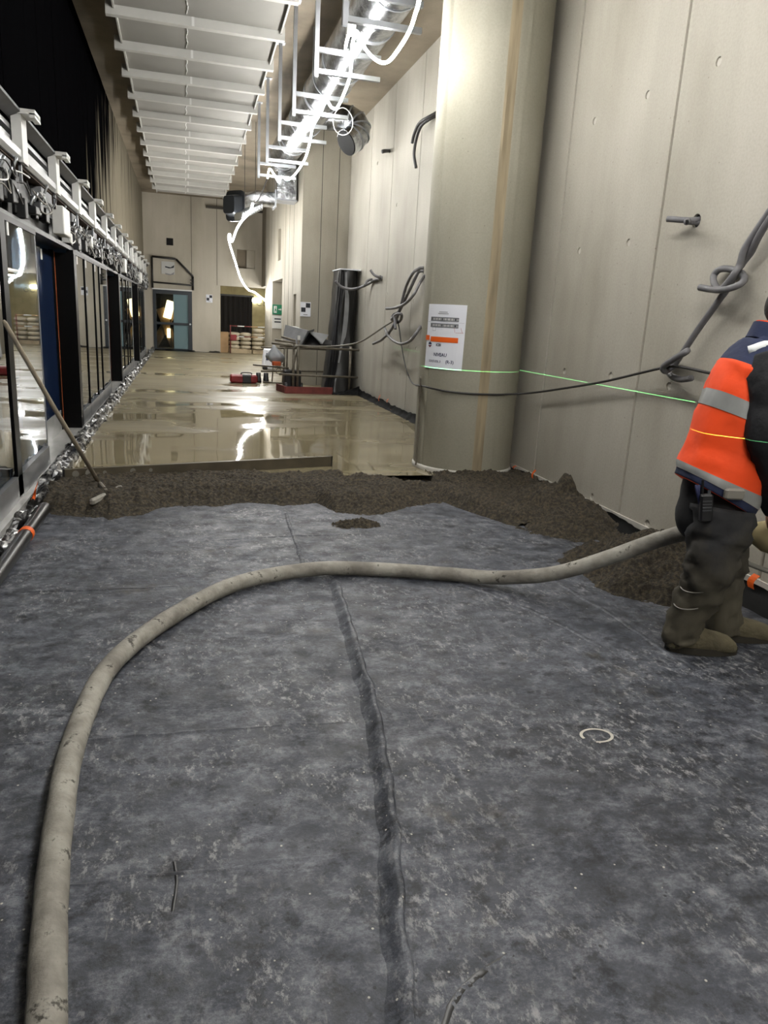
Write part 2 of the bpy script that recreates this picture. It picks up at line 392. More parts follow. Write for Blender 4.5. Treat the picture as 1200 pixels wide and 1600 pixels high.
# right wall: precast panels with open joints and tie holes
wr = MB().box((XR+.035, Y0, -.3), (XR+.4, 15.7, ZC)).build('wall_right', 'joint'); tag(wr, kind='structure')
holes = [gx(p, XR) for p in ((1123, 96), (1012, 148), (929, 189), (905, 392), (982, 379), (882, 580), (954, 587), (1045, 603), (925, 776), (1011, 818), (1250, 420), (620, 320), (605, 460), (646, 470), (650, 545), (590, 255), (625, 585))]
stub = gx((1088, 345), XR)
joints = [4.88 + 1.505*k for k in range(-6, 7)]
joints = [Y0] + [j for j in joints if Y0 < j < 15.5] + [15.68]
def panel(name, y0, y1, z0, z1, hs, parent, m):
    bm = bmesh.new(); g_ = .006
    def loop(pts): vs = [bm.verts.new(p) for p in pts]; return [bm.edges.new((vs[i], vs[(i+1) % len(vs)])) for i in range(len(vs))]
    a, b = y0+g_, y1-g_; c = .008
    ed = loop([(XR, a+c, z0), (XR, b-c, z0), (XR, b-c, z1), (XR, a+c, z1)]); outer = list(ed)
    for h, r in hs: ed += loop([(XR, h.y + r*math.cos(t*math.pi/6), h.z + r*math.sin(t*math.pi/6)) for t in range(12)])
    bmesh.ops.triangle_fill(bm, use_beauty=True, use_dissolve=False, edges=ed)
    bm.verts.ensure_lookup_table()
    for e in outer:
        p, q = e.verts
        def off(v): return (XR+.03, a if abs(v.co.y-(a+c)) < 1e-5 else b, v.co.z)
        bm.faces.new((p, q, bm.verts.new(off(q)), bm.verts.new(off(p))))
    for h, r in hs:
        ring = [v for v in bm.verts if abs(v.co.x-XR) < 1e-6 and abs(math.hypot(v.co.y-h.y, v.co.z-h.z)-r) < 1e-4]
        ring.sort(key=lambda v: math.atan2(v.co.z-h.z, v.co.y-h.y))
        back = [bm.verts.new(v.co + Vector((.028, 0, 0))) for v in ring]
        for i in range(len(ring)): bm.faces.new((ring[i], ring[(i+1) % 12], back[(i+1) % 12], back[i]))
    for f in bm.faces:
        if f.normal.x > .5: f.normal_flip()
    me = D.meshes.new(name); bm.to_mesh(me); bm.free(); me.materials.append(MATS[m])
    o = D.objects.new(name, me); COL.objects.link(o); o.parent = parent
    for h, r in hs:
        MB().tube([(XR+(.01 if r < .04 else .02), h.y, h.z), (XR+.03, h.y, h.z)], r*.99, 12).build('tie_hole', 'plaster' if r < .04 else 'hole_dark', o)
    return o
for a, b in zip(joints, joints[1:]):
    hs = [(h, .029) for h in holes if a+.04 < h.y < b-.04]
    if a < stub.y < b: hs.append((stub, .045))
    panel('panel', a, b, .1, ZC, hs, wr, 'concrete_wall' if a < 7 else 'concrete_far')
# pale footing strip and black membrane upstand along the right wall
o = MB().box((XR-.012, Y0, .085), (XR+.03, 14.6, .125)).build('baseboard_right', 'pale_base'); tag(o, kind='structure')
def upst(u, v):
    y = .6 + u*13.6; n = fbm(y*3, 7.7); h = (.115 if y < 7.4 else .19) + .03*n
    z = v*h; lean = .02 + .15*(1-v)**2 + .02*fbm(y*5, v*3)
    x = XR - .02 - max(.002, lean)
    if abs(y-7.0) < .52: x = max(x, 2.77+math.sqrt(max(0, .52**2-(y-7.0)**2))+.002)
    return (min(x, XR-.013), y, z-.01)
o = MB().grid(upst, 340, 5).build('membrane_upstand', 'black_film', smooth=True)
tag(o, 'crumpled black membrane edge turned up along the foot of the right concrete wall', 'membrane')
# left upper wall: vertical boards
wl = MB().box((XL-.3, Y0, 2.5), (XL-.02, 32, ZC)).build('wall_left', 'sooty_wall'); tag(wl, kind='structure')
y = 3.0; k = 0
while y < YE:
    w = .42 + .16*R.random()
    MB().box((XL-.02, y, 2.86), (XL + .004*R.random(), min(y+w-.012, YE), ZC)).build('board', 'sooty_wall', wl); y += w
MB().box((XL-.02, Y0, 2.86), (XL, 2.99, ZC)).build('board', 'sooty_wall', wl)
# end wall with openings: door left, recess right
we = MB()
we.box((XL-.3, YE, 2.07), (-1.03, YE+.3, ZC)); we.box((XL-.3, YE, 0), (-1.03, YE+.3, 2.07))
we.box((-1.03, YE, 2.07), (.26, YE+.3, ZC))
we.box((.26, YE, 0), (1.22, YE+.3, ZC))
we.box((1.22, YE, 2.36), (3.7, YE+.3, 2.98)); we.box((1.22, YE, 2.98), (1.78, YE+.3, 3.6)); we.box((2.4, YE, 2.98), (3.7, YE+.3, 3.6)); we.box((1.22, YE, 3.6), (3.7, YE+.3, ZC))
we.box((2.12, YE+.12, 2.98), (2.4, YE+.2, 3.6))
o = we.build('wall_end', 'concrete_end'); tag(o, kind='structure')
for yy in (.62, -.42): pass
MB().box((.255, YE-.004, 2.1), (.27, YE, ZC)).build('panel_joint', 'joint', o)
MB().box((1.1, YE-.004, 2.36), (1.115, YE, ZC)).build('panel_joint', 'joint', o)
MB().box((-.55, YE-.004, 3.55), (-.33, YE, 3.78)).build('square_hole', 'hole_dark', o)
MB().box((.75, YE-.1, 4.83), (3.0, YE, 4.9)).build('ledge', 'joint', o)
MB().box((1.78, YE+.25, 2.9), (2.5, YE+.3, 3.65)).build('niche_back', 'concrete_ceiling', o)
# recess behind the end opening
rw = MB().box((1.0, YE+1.7, 0), (4.0, YE+1.9, 3)).build('wall_recess', 'yellow_block'); tag(rw, kind='structure')
bw = .46; bh = .2
for r_ in range(12):
    for c_ in range(6):
        x = 1.2 + c_*bw + (bw/2 if r_ % 2 else 0)
        MB().cbox((x+bw/2-.2, YE+1.69, .1+r_*bh), (bw-.015, .05, bh-.012)).build('block', 'yellow_block', rw)
o = MB().box((1.0, YE+.3, 0), (1.2, YE+1.7, 3)).build('wall_recess_side', 'yellow_block'); tag(o, kind='structure')
# right pier block beyond the long wall: face towards the hall end, slots and a doorway in its flank
XP = 2.34; YP = 15.7; YP2 = 22.8
wp = MB()
ops = [(18.05, 19.75, 0, 2.46)]
wp.box((XP, YP, 0), (XP+.3, 16.35, ZC)); wp.box((XP+.22, 16.35, 0), (XP+.3, 16.75, 1.95)); wp.box((XP, 16.35, 1.95), (XP+.3, 16.75, ZC)); wp.box((XP, 16.35, 0), (XP+.3, 16.75, .3))
wp.box((XP, 16.75, 0), (XP+.3, 18.75, 2.9)); wp.box((XP, 16.75, 2.9), (XP+.3, 18.75, ZC))
wp.box((XP, 18.75, 2.36), (XP+.3, 20.9, 2.82)); wp.box((XP, 18.75, 2.82), (XP+.3, 19.2, 3.6)); wp.box((XP, 19.75, 2.82), (XP+.3, 20.9, 3.6)); wp.box((XP+.2, 19.2, 2.82), (XP+.3, 19.75, 3.6))
wp.box((XP, 18.75, 3.6), (XP+.3, 20.9, ZC)); wp.box((XP+.26, 18.75, 0), (XP+.3, 20.9, 2.36))
wp.box((XP, 20.9, 0), (XP+.3, YP2, ZC))
wp.box((XP+.3, YP, 0), (XR+.4, YP+.3, ZC)); wp.box((XP+.3, YP2-.3, 0), (XR+.4, YP2, ZC)); wp.box((XP+.3, YP2, 2.4), (XR+.4, YE, ZC))
o = wp.build('wall_pier', 'concrete_pier'); tag(o, kind='structure')
for x in (2.72, 3.06): MB().box((x, YP-.003, 0), (x+.012, YP, ZC)).build('panel_joint', 'joint', o)
for yy in (16.9, 17.6, 18.3, 21.3): MB().box((XP-.003, yy, .1), (XP, yy+.014, ZC)).build('panel_joint', 'joint', o)

# round column against the right wall
CX, CY, CR = 2.77, 7.0, .503
head = math.atan2(CX, CY)
def cang(u): return math.pi + (math.pi/2 - head) + math.asin(u)   # u in -1..1 across the column as seen
mb = MB(); NSEG = 160; rows = [.03]+[.1*i for i in range(1, 52)]+[ZC]
rings = []
uL = cang(-.8); uL2 = cang(-.97); s1, s2, s3_ = cang(.24), cang(.36), cang(.56)
def cr(th, z):
    r = CR
    d = abs((th-uL+math.pi) % (2*math.pi)-math.pi); r -= .02*max(0, 1-d/.04)
    for s_ in (s1, s2, s3_):
        d = abs((th-s_+.02*fbm(z*1.5, s_*3)+math.pi) % (2*math.pi)-math.pi); r += (.010 if s_ != s2 else -.006)*max(0, 1-d/.03)
    for zj in (1.38, 3.3): r -= .004*max(0, 1-abs(z-zj)/.06)
    return r
for z in rows: rings.append([(CX+cr(2*math.pi*k/NSEG, z)*math.cos(2*math.pi*k/NSEG), CY+cr(2*math.pi*k/NSEG, z)*math.sin(2*math.pi*k/NSEG), z) for k in range(NSEG)])
mb.loft(rings)
for i in range(len(mb.f)):
    if len(mb.f[i]) == 4:
        th = 2*math.pi*(((i % NSEG)+.5)/NSEG)
        d1 = ((th-cang(.22)+math.pi) % (2*math.pi)-math.pi); w = cang(.40)-cang(.22)
        if 0 < d1 < w: mb.mi[i] = 1
col = mb.build('column', ['concrete_column', 'column_stain'], smooth='auto')
tag(col, 'thick round concrete column with vertical casting seams standing against the right wall', 'column', kind='structure')
mb = MB()
rings = [[(CX+(CR+.004+t)*math.cos(a), CY+(CR+.004+t)*math.sin(a), z) for a in [math.pi*2*k/72 for k in range(72)]] for z, t in ((.02, .01), (.1, .008), (.118+.0, .0))]
mb.loft(rings).build('column_base_coat', 'pale_base', col, True)

# ================================================================== FLOOR MEMBRANE
fold = [gz(p) for p in ((520, 900), (545, 980), (575, 1080), (600, 1200), (612, 1300), (622, 1450), (635, 1600), (650, 1800))]
fold = crom([fold[0]+(fold[0]-fold[1])*.4]+fold, 10)
fold2 = crom([gz(p) for p in ((640, 1640), (700, 1570), (760, 1520), (800, 1490))], 8)
ridges = [([gz(a), gz(b)], h*.6, w*1.5) for a, b, h, w in (((860, 900), (1085, 1050), .006, .02), ((700, 905), (940, 1010), .004, .02), ((450, 800), (475, 885), .010, .03), ((0, 1160), (560, 1130), .0035, .01), ((655, 1098), (735, 1092), .006, .012), ((620, 800), (1010, 1000), .004, .03), ((0, 945), (300, 920), .004, .015), ((320, 840), (760, 830), .004, .02))]
seamY = [(1.755, -1.1, 3.2)]
def segd(px, py, a, b):
    dx, dy = b.x-a.x, b.y-a.y; t = max(0, min(1, ((px-a.x)*dx+(py-a.y)*dy)/(dx*dx+dy*dy+1e-9)))
    return math.hypot(px-a.x-dx*t, py-a.y-dy*t), t, (px-a.x)*dy-(py-a.y)*dx
fy = [(p.y, p.x) for p in fold]; fy.sort()
def foldx(y):
    if y <= fy[0][0]: return fy[0][1]
    for (a, xa), (b, xb) in zip(fy, fy[1:]):
        if a <= y <= b: return xa+(xb-xa)*(y-a)/(b-a+1e-9)
    return None
def mem(x, y):
    z = .004*fbm(x*1.7, y*1.7) + .0016*fbm(x*8, y*3.5, 3.1)
    fx = foldx(y)
    if fx is not None:
        fx += .006*fbm(y*4, 2.0); d = x-fx; wd = .035; k = ss(4.35, 3.9, y) if y > 3.9 else 1
        amp = .004*k
        z += amp*(max(0, 1-d/.05) if d > 0 else max(0, 1+d/.018))**.8   # steep on the left, lapping off to the right
        z += -.004*max(0, 1-abs(d+.05)/.05)
    for i in range(len(fold2)-1):
        d, t, s_ = segd(x, y, fold2[i], fold2[i+1])
        if d < .012: z += .005*(1-d/.012); break
    for (a, b), h, w in ridges:
        d, t, s_ = segd(x, y, a, b)
        if d < w: z += h*(1-d/w)*math.sin(math.pi*min(1, max(.02, t)))**.5
    for ys, xa, xb in ():
        d = y-ys-.012*fbm(x*1.3, 4.4); 
        if abs(d) < .05: z += .0035*(1 if d > 0 else max(0, 1+d/.006))*(1-max(0, d)/.05)
    return z
NX, NY = 290, 430
mb = MB().grid(lambda u, v: (-1.12+u*4.38, .05+v*6.6, mem(-1.12+u*4.38, .05+v*6.6)), NX, NY)
o = mb.build('floor_membrane', 'membrane', smooth=True); tag(o, 'dusty grey black plastic sheet laid over the floor in front of the mortar', 'plastic sheet')
mb = MB().grid(lambda u, v: (-1.12+u*4.38, Y0+v*(5.06), .002*fbm(u*6, v*8)), 40, 40); mb.build('membrane_lap', 'membrane', o, True)
def ribbon(px, w, h, name, m, k=10, prof=None, wob=.0):
    pts = crom([gz(p) if not isinstance(p, Vector) else p for p in px], k); prof = prof or [(-1, 0), (-.6, 1), (.6, .6), (1, 0)]; rings = []
    for i, p in enumerate(pts):
        d = pts[min(i+1, len(pts)-1)]-pts[max(i-1, 0)]; sd = Vector((d.y, -d.x, 0)).normalized(); e = math.sin(math.pi*i/(len(pts)-1))**.4
        j = wob*fbm(p.x*7, p.y*7, 3); q = []
        for a, b in prof:
            X = p.x+sd.x*(a*w+j); Y = p.y+sd.y*(a*w+j); q.append(Vector((X, Y, mem(X, Y)-.003+b*h*e*(1+.35*fbm(p.x*5, p.y*5, a))+.003*(b > 0))))
        rings.append(q)
    return MB().loft(rings, cap=False, closed=False).build(name, m, o, True)
ribbon([gz(q) for q in ((522, 905), (545, 980), (575, 1080), (600, 1200), (612, 1300), (622, 1450), (635, 1600), (650, 1800))], .042, .03, 'fold_ridge', 'membrane', 16, [(1.3, -.05), (.8, .12), (.35, .5), (.0, .85), (-.3, 1), (-.5, .75), (-.52, .3), (-.42, -.1)], .012)
for px in (((610, 1308), (700, 1300), (800, 1285), (900, 1275), (1000, 1262), (1100, 1245), (1200, 1232)), ((100, 1385), (200, 1372), (330, 1360), (450, 1345), (560, 1330)), ((0, 1165), (150, 1155), (300, 1143), (420, 1135), (560, 1128)), ((655, 1098), (690, 1093), (735, 1092)), ((30, 925), (150, 922), (280, 915)), ((600, 1090), (720, 1085), (860, 1078), (1010, 1060)), ((320, 845), (450, 838), (600, 836))):
    ribbon(px, .009, .0045, 'lap_seam', 'membrane', 10, [(1.2, 0), (.3, .8), (-.4, 1), (-.6, -.2)], .012)
ribbon([(690, 1605), (712, 1562), (745, 1525), (800, 1490)], .012, .0012, 'wet_trail', 'black_sheet', 10, None, .006)
ribbon([(272, 1345), (275, 1385), (268, 1425)], .007, .001, 'wet_trail', 'black_sheet', 8, None, .006)
for px in (((860, 905), (960, 965), (1085, 1050)), ((700, 905), (820, 950), (940, 1012)), ((445, 800), (460, 840), (475, 890))):
    ribbon(px, .018, .007, 'small_crease', 'membrane', 12, None, .02)
# chalk ring drawn on the sheet
def flat_ring(c, rx, ry, a0, a1, w, name, m, parent, n=28):
    mb = MB(); vs = []; fs = []
    for i in range(n+1):
        a = a0+(a1-a0)*i/n
        for rr in (1-w, 1+w): 
            X = c.x+rx*rr*math.cos(a); Y = c.y+ry*rr*math.sin(a); vs.append((X, Y, mem(X, Y)+.0025))
    for i in range(n): fs.append((2*i, 2*i+1, 2*i+3, 2*i+2))
    return mb.add(vs, fs).build(name, m, parent)
flat_ring(gz((932, 1150)), .062, .045, -2.0, 3.4, .10, 'chalk_ring', 'plaster', o)

# ================================================================== MORTAR
fe = [gz(p) for p in ((52, 806), (120, 812), (180, 818), (250, 800), (330, 795), (390, 790), (450, 795), (500, 792), (530, 806), (600, 808), (640, 797), (700, 790), (760, 812), (830, 832))]
fe = [(p.x, p.y) for p in fe]
def front(x):
    if x <= fe[0][0]: return fe[0][1]
    for (a, ya), (b, yb) in zip(fe, fe[1:]):
        if a <= x <= b: return ya+(yb-ya)*(x-a)/(b-a+1e-9)
    return fe[-1][1] - (x-fe[-1][0])*.1
def buried(v): return v[2] < -.016 or (v[0]-CX)**2+(v[1]-CY)**2 < (CR-.004)**2
def band_h(x, y):
    f = front(x)+.07*fbm(x*4, 1.5)+.03*fbm(x*13, 6.5); back = 6.55 + (.25 if x < 1.4 else 0) + .12*fbm(x*2, 3.3) - .25*ss(1.6, 2.4, x)
    if x > 2.3: back = 7.0
    t = ss(f-.04, f+.42, y)
    h = -.03 + .135*t + .028*fbm(x*3.2, y*3.2)*t + .018*fbm(x*9, y*9, 2)*t + .014*fbm(x*24, y*24, 4)*min(1, t*2) + .008*fbm(x*60, y*60, 1, 2)*min(1, t*3)
    h -= .075*ss(back-.22, back+.08, y)
    h *= 1
    if x > 1.9 and x < 2.35 and y > 6.1: h -= .03
    return h
mb = MB().grid(lambda u, v: (-1.08+u*4.36, 5.0+v*2.05, band_h(-1.08+u*4.36, 5.0+v*2.05)), 430, 210)
mb.trim(buried); o = mb.build('mortar_band', 'mortar', smooth=True); tag(o, 'long uneven band of fresh brown mortar dumped across the hall floor', 'mortar')
def heap(name, cx, cy, rx, ry, h, label, seed, sharp=1.3, extra=None):
    def fn(u, v):
        x = cx+(u*2-1)*rx*1.25; y = cy+(v*2-1)*ry*1.25
        d = math.hypot((x-cx)/rx, (y-cy)/ry) + .16*fbm(x*3, y*3, seed) + .06*fbm(x*9, y*9, seed)
        t = max(0, 1-d)
        z = -.03 + (h+.03)*(t**sharp if t > 0 else 0) + (.02*fbm(x*12, y*12, seed)+.016*fbm(x*28, y*28, seed)+.009*fbm(x*65, y*65, seed, 2))*min(1, t*5)
        if extra: z += extra(x, y)
        return (min(x, XR-.03), y, z)
    o = MB().grid(fn, 150, 150).trim(buried).build(name, 'mortar', smooth=True); return tag(o, label, 'mortar heap')
heap('mortar_heap', 3.02, 5.35, .66, 1.05, .25, 'tall pointed heap of brown mortar against the wall right of the column', 3, 1.15, lambda x, y: .12*math.exp(-(((x-3.05)**2+(y-5.28)**2)/.006)**1.4) + .05*math.exp(-((x-2.9)**2+(y-5.5)**2)/.03))
heap('mortar_heap', 2.95, 3.9, .62, .7, .30, 'rounded heap of brown mortar behind the worker beside the hose', 8, 1.0)
heap('mortar_heap', 2.85, 6.3, .75, .55, .16, 'low spread of brown mortar at the foot of the column', 12, .9)
heap('mortar_patch', gz((560, 820)).x, gz((560, 820)).y, .24, .13, .035, 'small flat splat of mortar on the plastic sheet before the band', 21, .5)
# straightedge lying across the wet screed
a = gz((100, 752), SZ); b = gz((517, 728), SZ); dv = (b-a); ln = dv.length; ang = math.atan2(dv.y, dv.x)
t = thing('straightedge', (a.x, a.y, SZ), 'long dark mortar caked straightedge bar lying across the wet screed', 'straightedge')
M = Matrix.Translation((a.x, a.y, SZ)) @ RZ(ang)
MB().box((0, -.015, -.005), (ln, .025, .1), M).build('bar', 'alu_rule', t)
for x in (0, ln): MB().cbox((x, .005, .048), (.012, .05, .112), ).build('end_cap', 'steel_dark', t).matrix_basis = M
for x, s_ in ((.09, .035), (.2, .045), (.32, .02), (.55, .03), (.7, .02)):
    p = M @ Vector((x, -.016, .06)); mb = MB()
    mb.tube([p, p+Vector((.004*math.sin(ang), -.004, 0))], s_*.8, 10); mb.build('mortar_splash', 'cable_grey', t)
# rake: wooden pole leaning on the glazing, rubber float at its foot
pb = gz((155, 755), SZ+.02); pt = gx((8, 505), -1.12)
t = thing('mortar_rake', (pb.x, pb.y, SZ), 'wooden pole rake leaning from the mortar up to the glazed screen', 'rake')
MB().tube([pb, pb.lerp(pt, .5)+Vector((0, 0, -.012)), pt, pt+(pt-pb).normalized()*.02], [.017, .017, .015, .01], 10).build('pole', 'wood_pole', t, True)
hp = gz((167, 775), SZ+.01)
MB().cbox(hp+Vector((0, 0, .01)), (.04, .5, .045), RZ(-.35), .01).build('float_head', 'hose', t)
MB().tube([pb+(pt-pb).normalized()*.1, pb, hp+Vector((0, 0, .03))], .02, 8).build('socket', 'rust_tube', t)

# ================================================================== LEFT GLAZED SCREEN
XG = -1.18
MOD = 5.85; JY = 9.05
track = MB().box((-2.0, Y0, -.3), (-1.9, YE-.5, .8)).build('track_hoarding', 'blue_hoarding'); tag(track, 'blue hoarding panel standing behind the glazed screen', 'hoarding')
o = MB().box((-2.6, YE+1.2, 0), (-2.0, YE+1.3, 2.2)).build('wall_track_end', 'orange_strip'); tag(o, kind='structure')
def screen(k, label):
    y0 = JY+MOD*k; y1 = y0+3.75
    if y0 > YE: return
    t = thing('glazed_screen', (XG, y0, .12), label, 'glazed screen', 'glazed screens along the platform edge')
    # jamb: black box side that faces down the hall
    MB().box((XG-.22, y0-.02, .1), (XG+.015, y0+.16, 2.02)).build('jamb', 'black_frame', t)
    ms = [y0+.16, y0+.95, y0+1.95, y0+2.6, y1] if k >= 0 else [y0+.16, y0+1.2, y0+2.4, y1-.1]
    if k < 0: ms = [y0+.16, 4.55, 5.7, 6.86]
    for i in range(len(ms)-1):
        a, b = ms[i], min(ms[i+1], YE-.02)
        if b-a < .1: continue
        MB().box((XG-.012, a, .3), (XG, b, 2.02)).build('pane', 'pane_clear', t)
        w = .1 if (k < 0 and i == 2) else (.035 if i else .02)
        if i: MB().box((XG-.06, a-w/2 if k >= 0 else a-w, .12), (XG+.012, a+w/2, 2.04)).build('mullion', 'black_frame', t)
        cl = MB(); cl.box((XG, a+.16, 1.93), (XG+.004, a+.21, 2.03)); cl.build('glass_tag', 'white_paint', t)
    e = min(y1, YE-.02) if k >= 0 else 6.88
    MB().box((XG-.02, e-.012, .12), (XG+.004, e, 2.02)).build('edge_trim', 'alu', t)
    MB().box((XG-.03, y0+.1, .10), (XG+.012, e, .27)).build('kick_plate', 'kick_grey', t)
    MB().box((XG-.06, y0, 2.02), (XG+.01, e, 2.06)).build('head_rail', 'black_frame', t)
labs = ['glazed screen bay with thick black mullion that the wooden pole leans on', 'glazed screen bay next after the first open doorway', 'glazed screen bay between the second and third doorways', 'glazed screen bay that runs up to the hall end wall']
for k in range(-1, 3): screen(k, labs[k+1])
o = MB().box((XG-.05, Y0, .0), (XG+.01, 3.2, 2.06)).build('wall_left_lower', 'black_frame'); tag(o, kind='structure')
for k in range(-1, 3):
    yb = JY+MOD*(k+1); a = yb-2.12; 
    if yb > YE+2: continue
    b = min(yb-.17, YE-.1)
    if b-a < .3: continue
    t = thing('sliding_door_leaf', (XG-.2, a, .1), ['dark blue glass sliding door leaf in the first doorway past the wooden pole', 'dark blue glass sliding door leaf in the second platform doorway', 'dark blue glass sliding door leaf in the third platform doorway', 'dark blue glass sliding door leaf in the doorway by the end wall'][k+1], 'door leaf', 'sliding door leaves')
    MB().box((XG-.2, a, .32), (XG-.188, b, 2.02)).build('pane', 'pane_blue', t)
    MB().box((XG-.21, a-.0, .1), (XG-.18, b, .32)).build('kick_plate', 'sill_white', t)
    MB().box((XG-.22, b, .1), (XG-.17, b+.05, 2.04)).build('stile', 'black_frame', t)
    MB().box((XG-.19, b+.05, .1), (XG-.175, b+.13, 2.03)).build('warm_light_strip', 'orange_strip', t)  # far warm light glimpsed past the leaf, painted as an orange strip
    MB().box((XG-.188, a+1.3, 1.9), (XG-.184, a+1.38, 2.0)).build('glass_tag', 'white_paint', t)
o = MB().box((XG-.6, 3.0, -.02), (XG+.06, YE, .1)).build('baseboard_left', 'sill_white'); tag(o, kind='structure')
# foil and black sheet crumpled along the foot of the screen
def foilf(u, v):
    y = 3.2+u*(YE-3.3); w = .16; a = v*math.pi*.95
    r = .048+.026*fbm(y*3, v*3, 1)+.012*fbm(y*11, v*9, 3)
    nk = 1-ss(5.5, 5.9, y); r *= 1-.35*nk
    return (XG+.115-.04*nk - math.cos(a)*r*1.35 + .012*fbm(y*2, 8), y, max(.0, math.sin(a)*r*2.3+.012*fbm(y*9, v*5, 7)) + (.055 if y > 6 else .0)*ss(5.8, 6.3, y))
o = MB().grid(foilf, 700, 8).build('foil_edge_strip', 'foil', smooth=False)
tag(o, 'crumpled silver and black foil insulation strip along the foot of the glazed screen', 'insulation')
t = thing('wrapped_pipe', (-1.0, 5.3, .0), 'black wrapped pipe on the floor beside the glazed screen, banded with orange tape', 'pipe')
pp = [(-1.005, 2.2, .05), (-1.0, 4.0, .05), (-1.0, 4.9, .05), (-1.0, 5.55, .05)]
MB().tube(crom(pp, 8), .045, 12).build('tube', 'black_sheet', t, True)
MB().tube([(-1.0, 4.86, .05), (-1.0, 4.92, .05)], .048, 14).build('tape_band', 'tape_orange', t, True)
o = MB()
pk = gx((45, 735), XG+.1)
mb = MB(); mb.grid(lambda u, v: (pk.x+.02*math.sin(u*3)+.03*v, pk.y+.05*u*(1-v*.7)+.02*math.sin(v*7), .12+.14*v*(1-abs(u-.5))+.01*math.sin(u*9)), 6, 6)
tag(mb.build('tape_scrap', 'tape_orange'), 'torn orange tape scrap sticking up at the foot of the black mullion', 'tape')

# header beam with brackets
t = thing('header_beam', (XG, 15, 2.5), 'long aluminium header beam with white brackets above the glazed screen', 'beam')
H0 = 2.2
mb = MB(); mb.prism([(XL, 2.5), (XG-.0, 2.5), (XG+.02, 2.53), (XG+.02, 2.58), (XG-.02, 2.58), (XG-.06, 2.6), (XL, 2.6)], 'y', H0, YE-.02)
mb.build('bottom_rail', 'alu', t)
mb = MB(); mb.prism([(XL, 2.86), (XG-.06, 2.80), (XG+.03, 2.84), (XG+.03, 2.86), (XL, 3.0)], 'y', H0, YE-.02); mb.build('flashing', 'mech_grey', t)
MB().box((XL, H0, 2.6), (XL+.02, YE-.02, 2.86)).build('back_plate', 'steel_dark', t)
for z in (2.64, 2.72):
    MB().box((XL+.02, H0, z), (XG-.05, YE-.02, z+.035)).build('louvre', 'alu', t)
MB().box((XL-.3, H0, 2.485), (XG-.02, YE-.02, 2.5)).build('soffit_board', 'tan_board', t)
yb = 3.42; 
while yb < YE-1:
    mb = MB(); mb.box((XG-.04, yb-.1, 2.5), (XG+.03, yb+.1, 2.83)); mb.box((XG-.04, yb-.115, 2.83), (XG+.13, yb+.115, 2.865)); mb.box((XG+.09, yb-.115, 2.81), (XG+.13, yb+.115, 2.84))
    br = mb.build('bracket', 'white_paint', t)
    MB().box((XG-.02, yb-.04, 2.36), (XG+.0, yb+.0, 2.5)).build('hook_tab', 'galv_matte', t)
    yb += 1.57

# door drive machinery above the panes
for k in range(-1, 4):
    y0 = JY+MOD*k-2.2 if k >= 0 else 3.2
    y1 = JY+MOD*(k+1)-2.2 if k >= 0 else JY-2.2
    if y0 > YE-1: continue
    y1 = min(y1, YE-.1)
    lab = ['exposed door drive machinery above the bay with the leaning pole', 'exposed door drive machinery above the first open doorway', 'exposed door drive machinery above the second doorway', 'exposed door drive machinery above the third doorway', 'exposed door drive machinery close to the end wall'][k+1]
    t = thing('door_drive_unit', (XL, (y0+y1)/2, 2.05), lab, 'machinery')
    MB().box((XL-.3, y0, 2.06), (XG-.1, y1, 2.46)).build('back_casing', 'steel_dark', t)
    MB().box((XG-.1, y0, 2.06), (XG-.02, y1, 2.10)).build('track_rail', 'mech_grey', t)
    MB().box((XG-.1, y0, 2.27), (XG-.04, y1, 2.30)).build('cable_tray', 'mech_grey', t)
    y = y0+.05
    while y < y1-.3:
        if any(q-.32 < y < q+.5 for q in (8.05, 15.9, 21.6)): y += .04; continue
        w = .06+.18*R.random(); h = .06+.14*R.random(); z = 2.08+.16*R.random(); d = .03+.09*R.random()
        MB().cbox((XG-.08+d/2, y+w/2, z+h/2), (d, w, h), RX(R.uniform(-.1, .1)), .006).build('drive_box', R.choice(['mech_grey', 'steel_dark', 'dark_plastic', 'steel_dark', 'dark_plastic', 'black_frame', 'galv_matte' if R.random() < .5 else 'steel_dark', 'white_paint' if R.random() < .4 else 'mech_grey']), t)
        if R.random() < .7:
            c = Vector((XG-.02+.03*R.random(), y, z+h))
            MB().tube([c, c+Vector((.02, 0, .05)), c+Vector((.02, .03, .07))], .012, 8).build('pulley_bolt', 'galv', t)
        if R.random() < .65:
            a = Vector((XG+.02*R.random(), y, 2.2+.2*R.random())); b = a+Vector((0, .3+.4*R.random(), R.uniform(-.12, .12))); b.y = min(b.y, y1-.02, min([q-.01 for q in (8.05, 15.9, 21.6) if q > y] or [99]))
            MB().tube(crom([a, a.lerp(b, .3)+Vector((.03, 0, -.1*R.random())), a.lerp(b, .7)+Vector((.04, 0, -.12*R.random())), b], 5), .006, 5).build('cable', R.choice(['cable', 'cable', 'white_paint', 'cable_grey']), t)
        y += w*.8+.03*R.random()
    for j in range(3):
        yy = y0+.6+j*1.9
        if yy < y1-.4:
            MB().box((XL-.1, yy, 2.38), (XG-.02, yy+.55, 2.47)).build('top_housing', 'card_grey', t)
# two bigger white control boxes seen on the machinery
for yy in (8.05, 15.9, 21.6):
    o = MB().cbox((XG+.01, yy+.25, 2.27), (.11, .42, .26), None, .008).build('control_box', 'white_paint'); tag(o, {8.05: 'white control box on the door machinery above the first doorway', 15.9: 'white control box on the door machinery past the second doorway', 21.6: 'white control box on the door machinery nearest the end wall'}[yy], 'control box', 'control boxes')

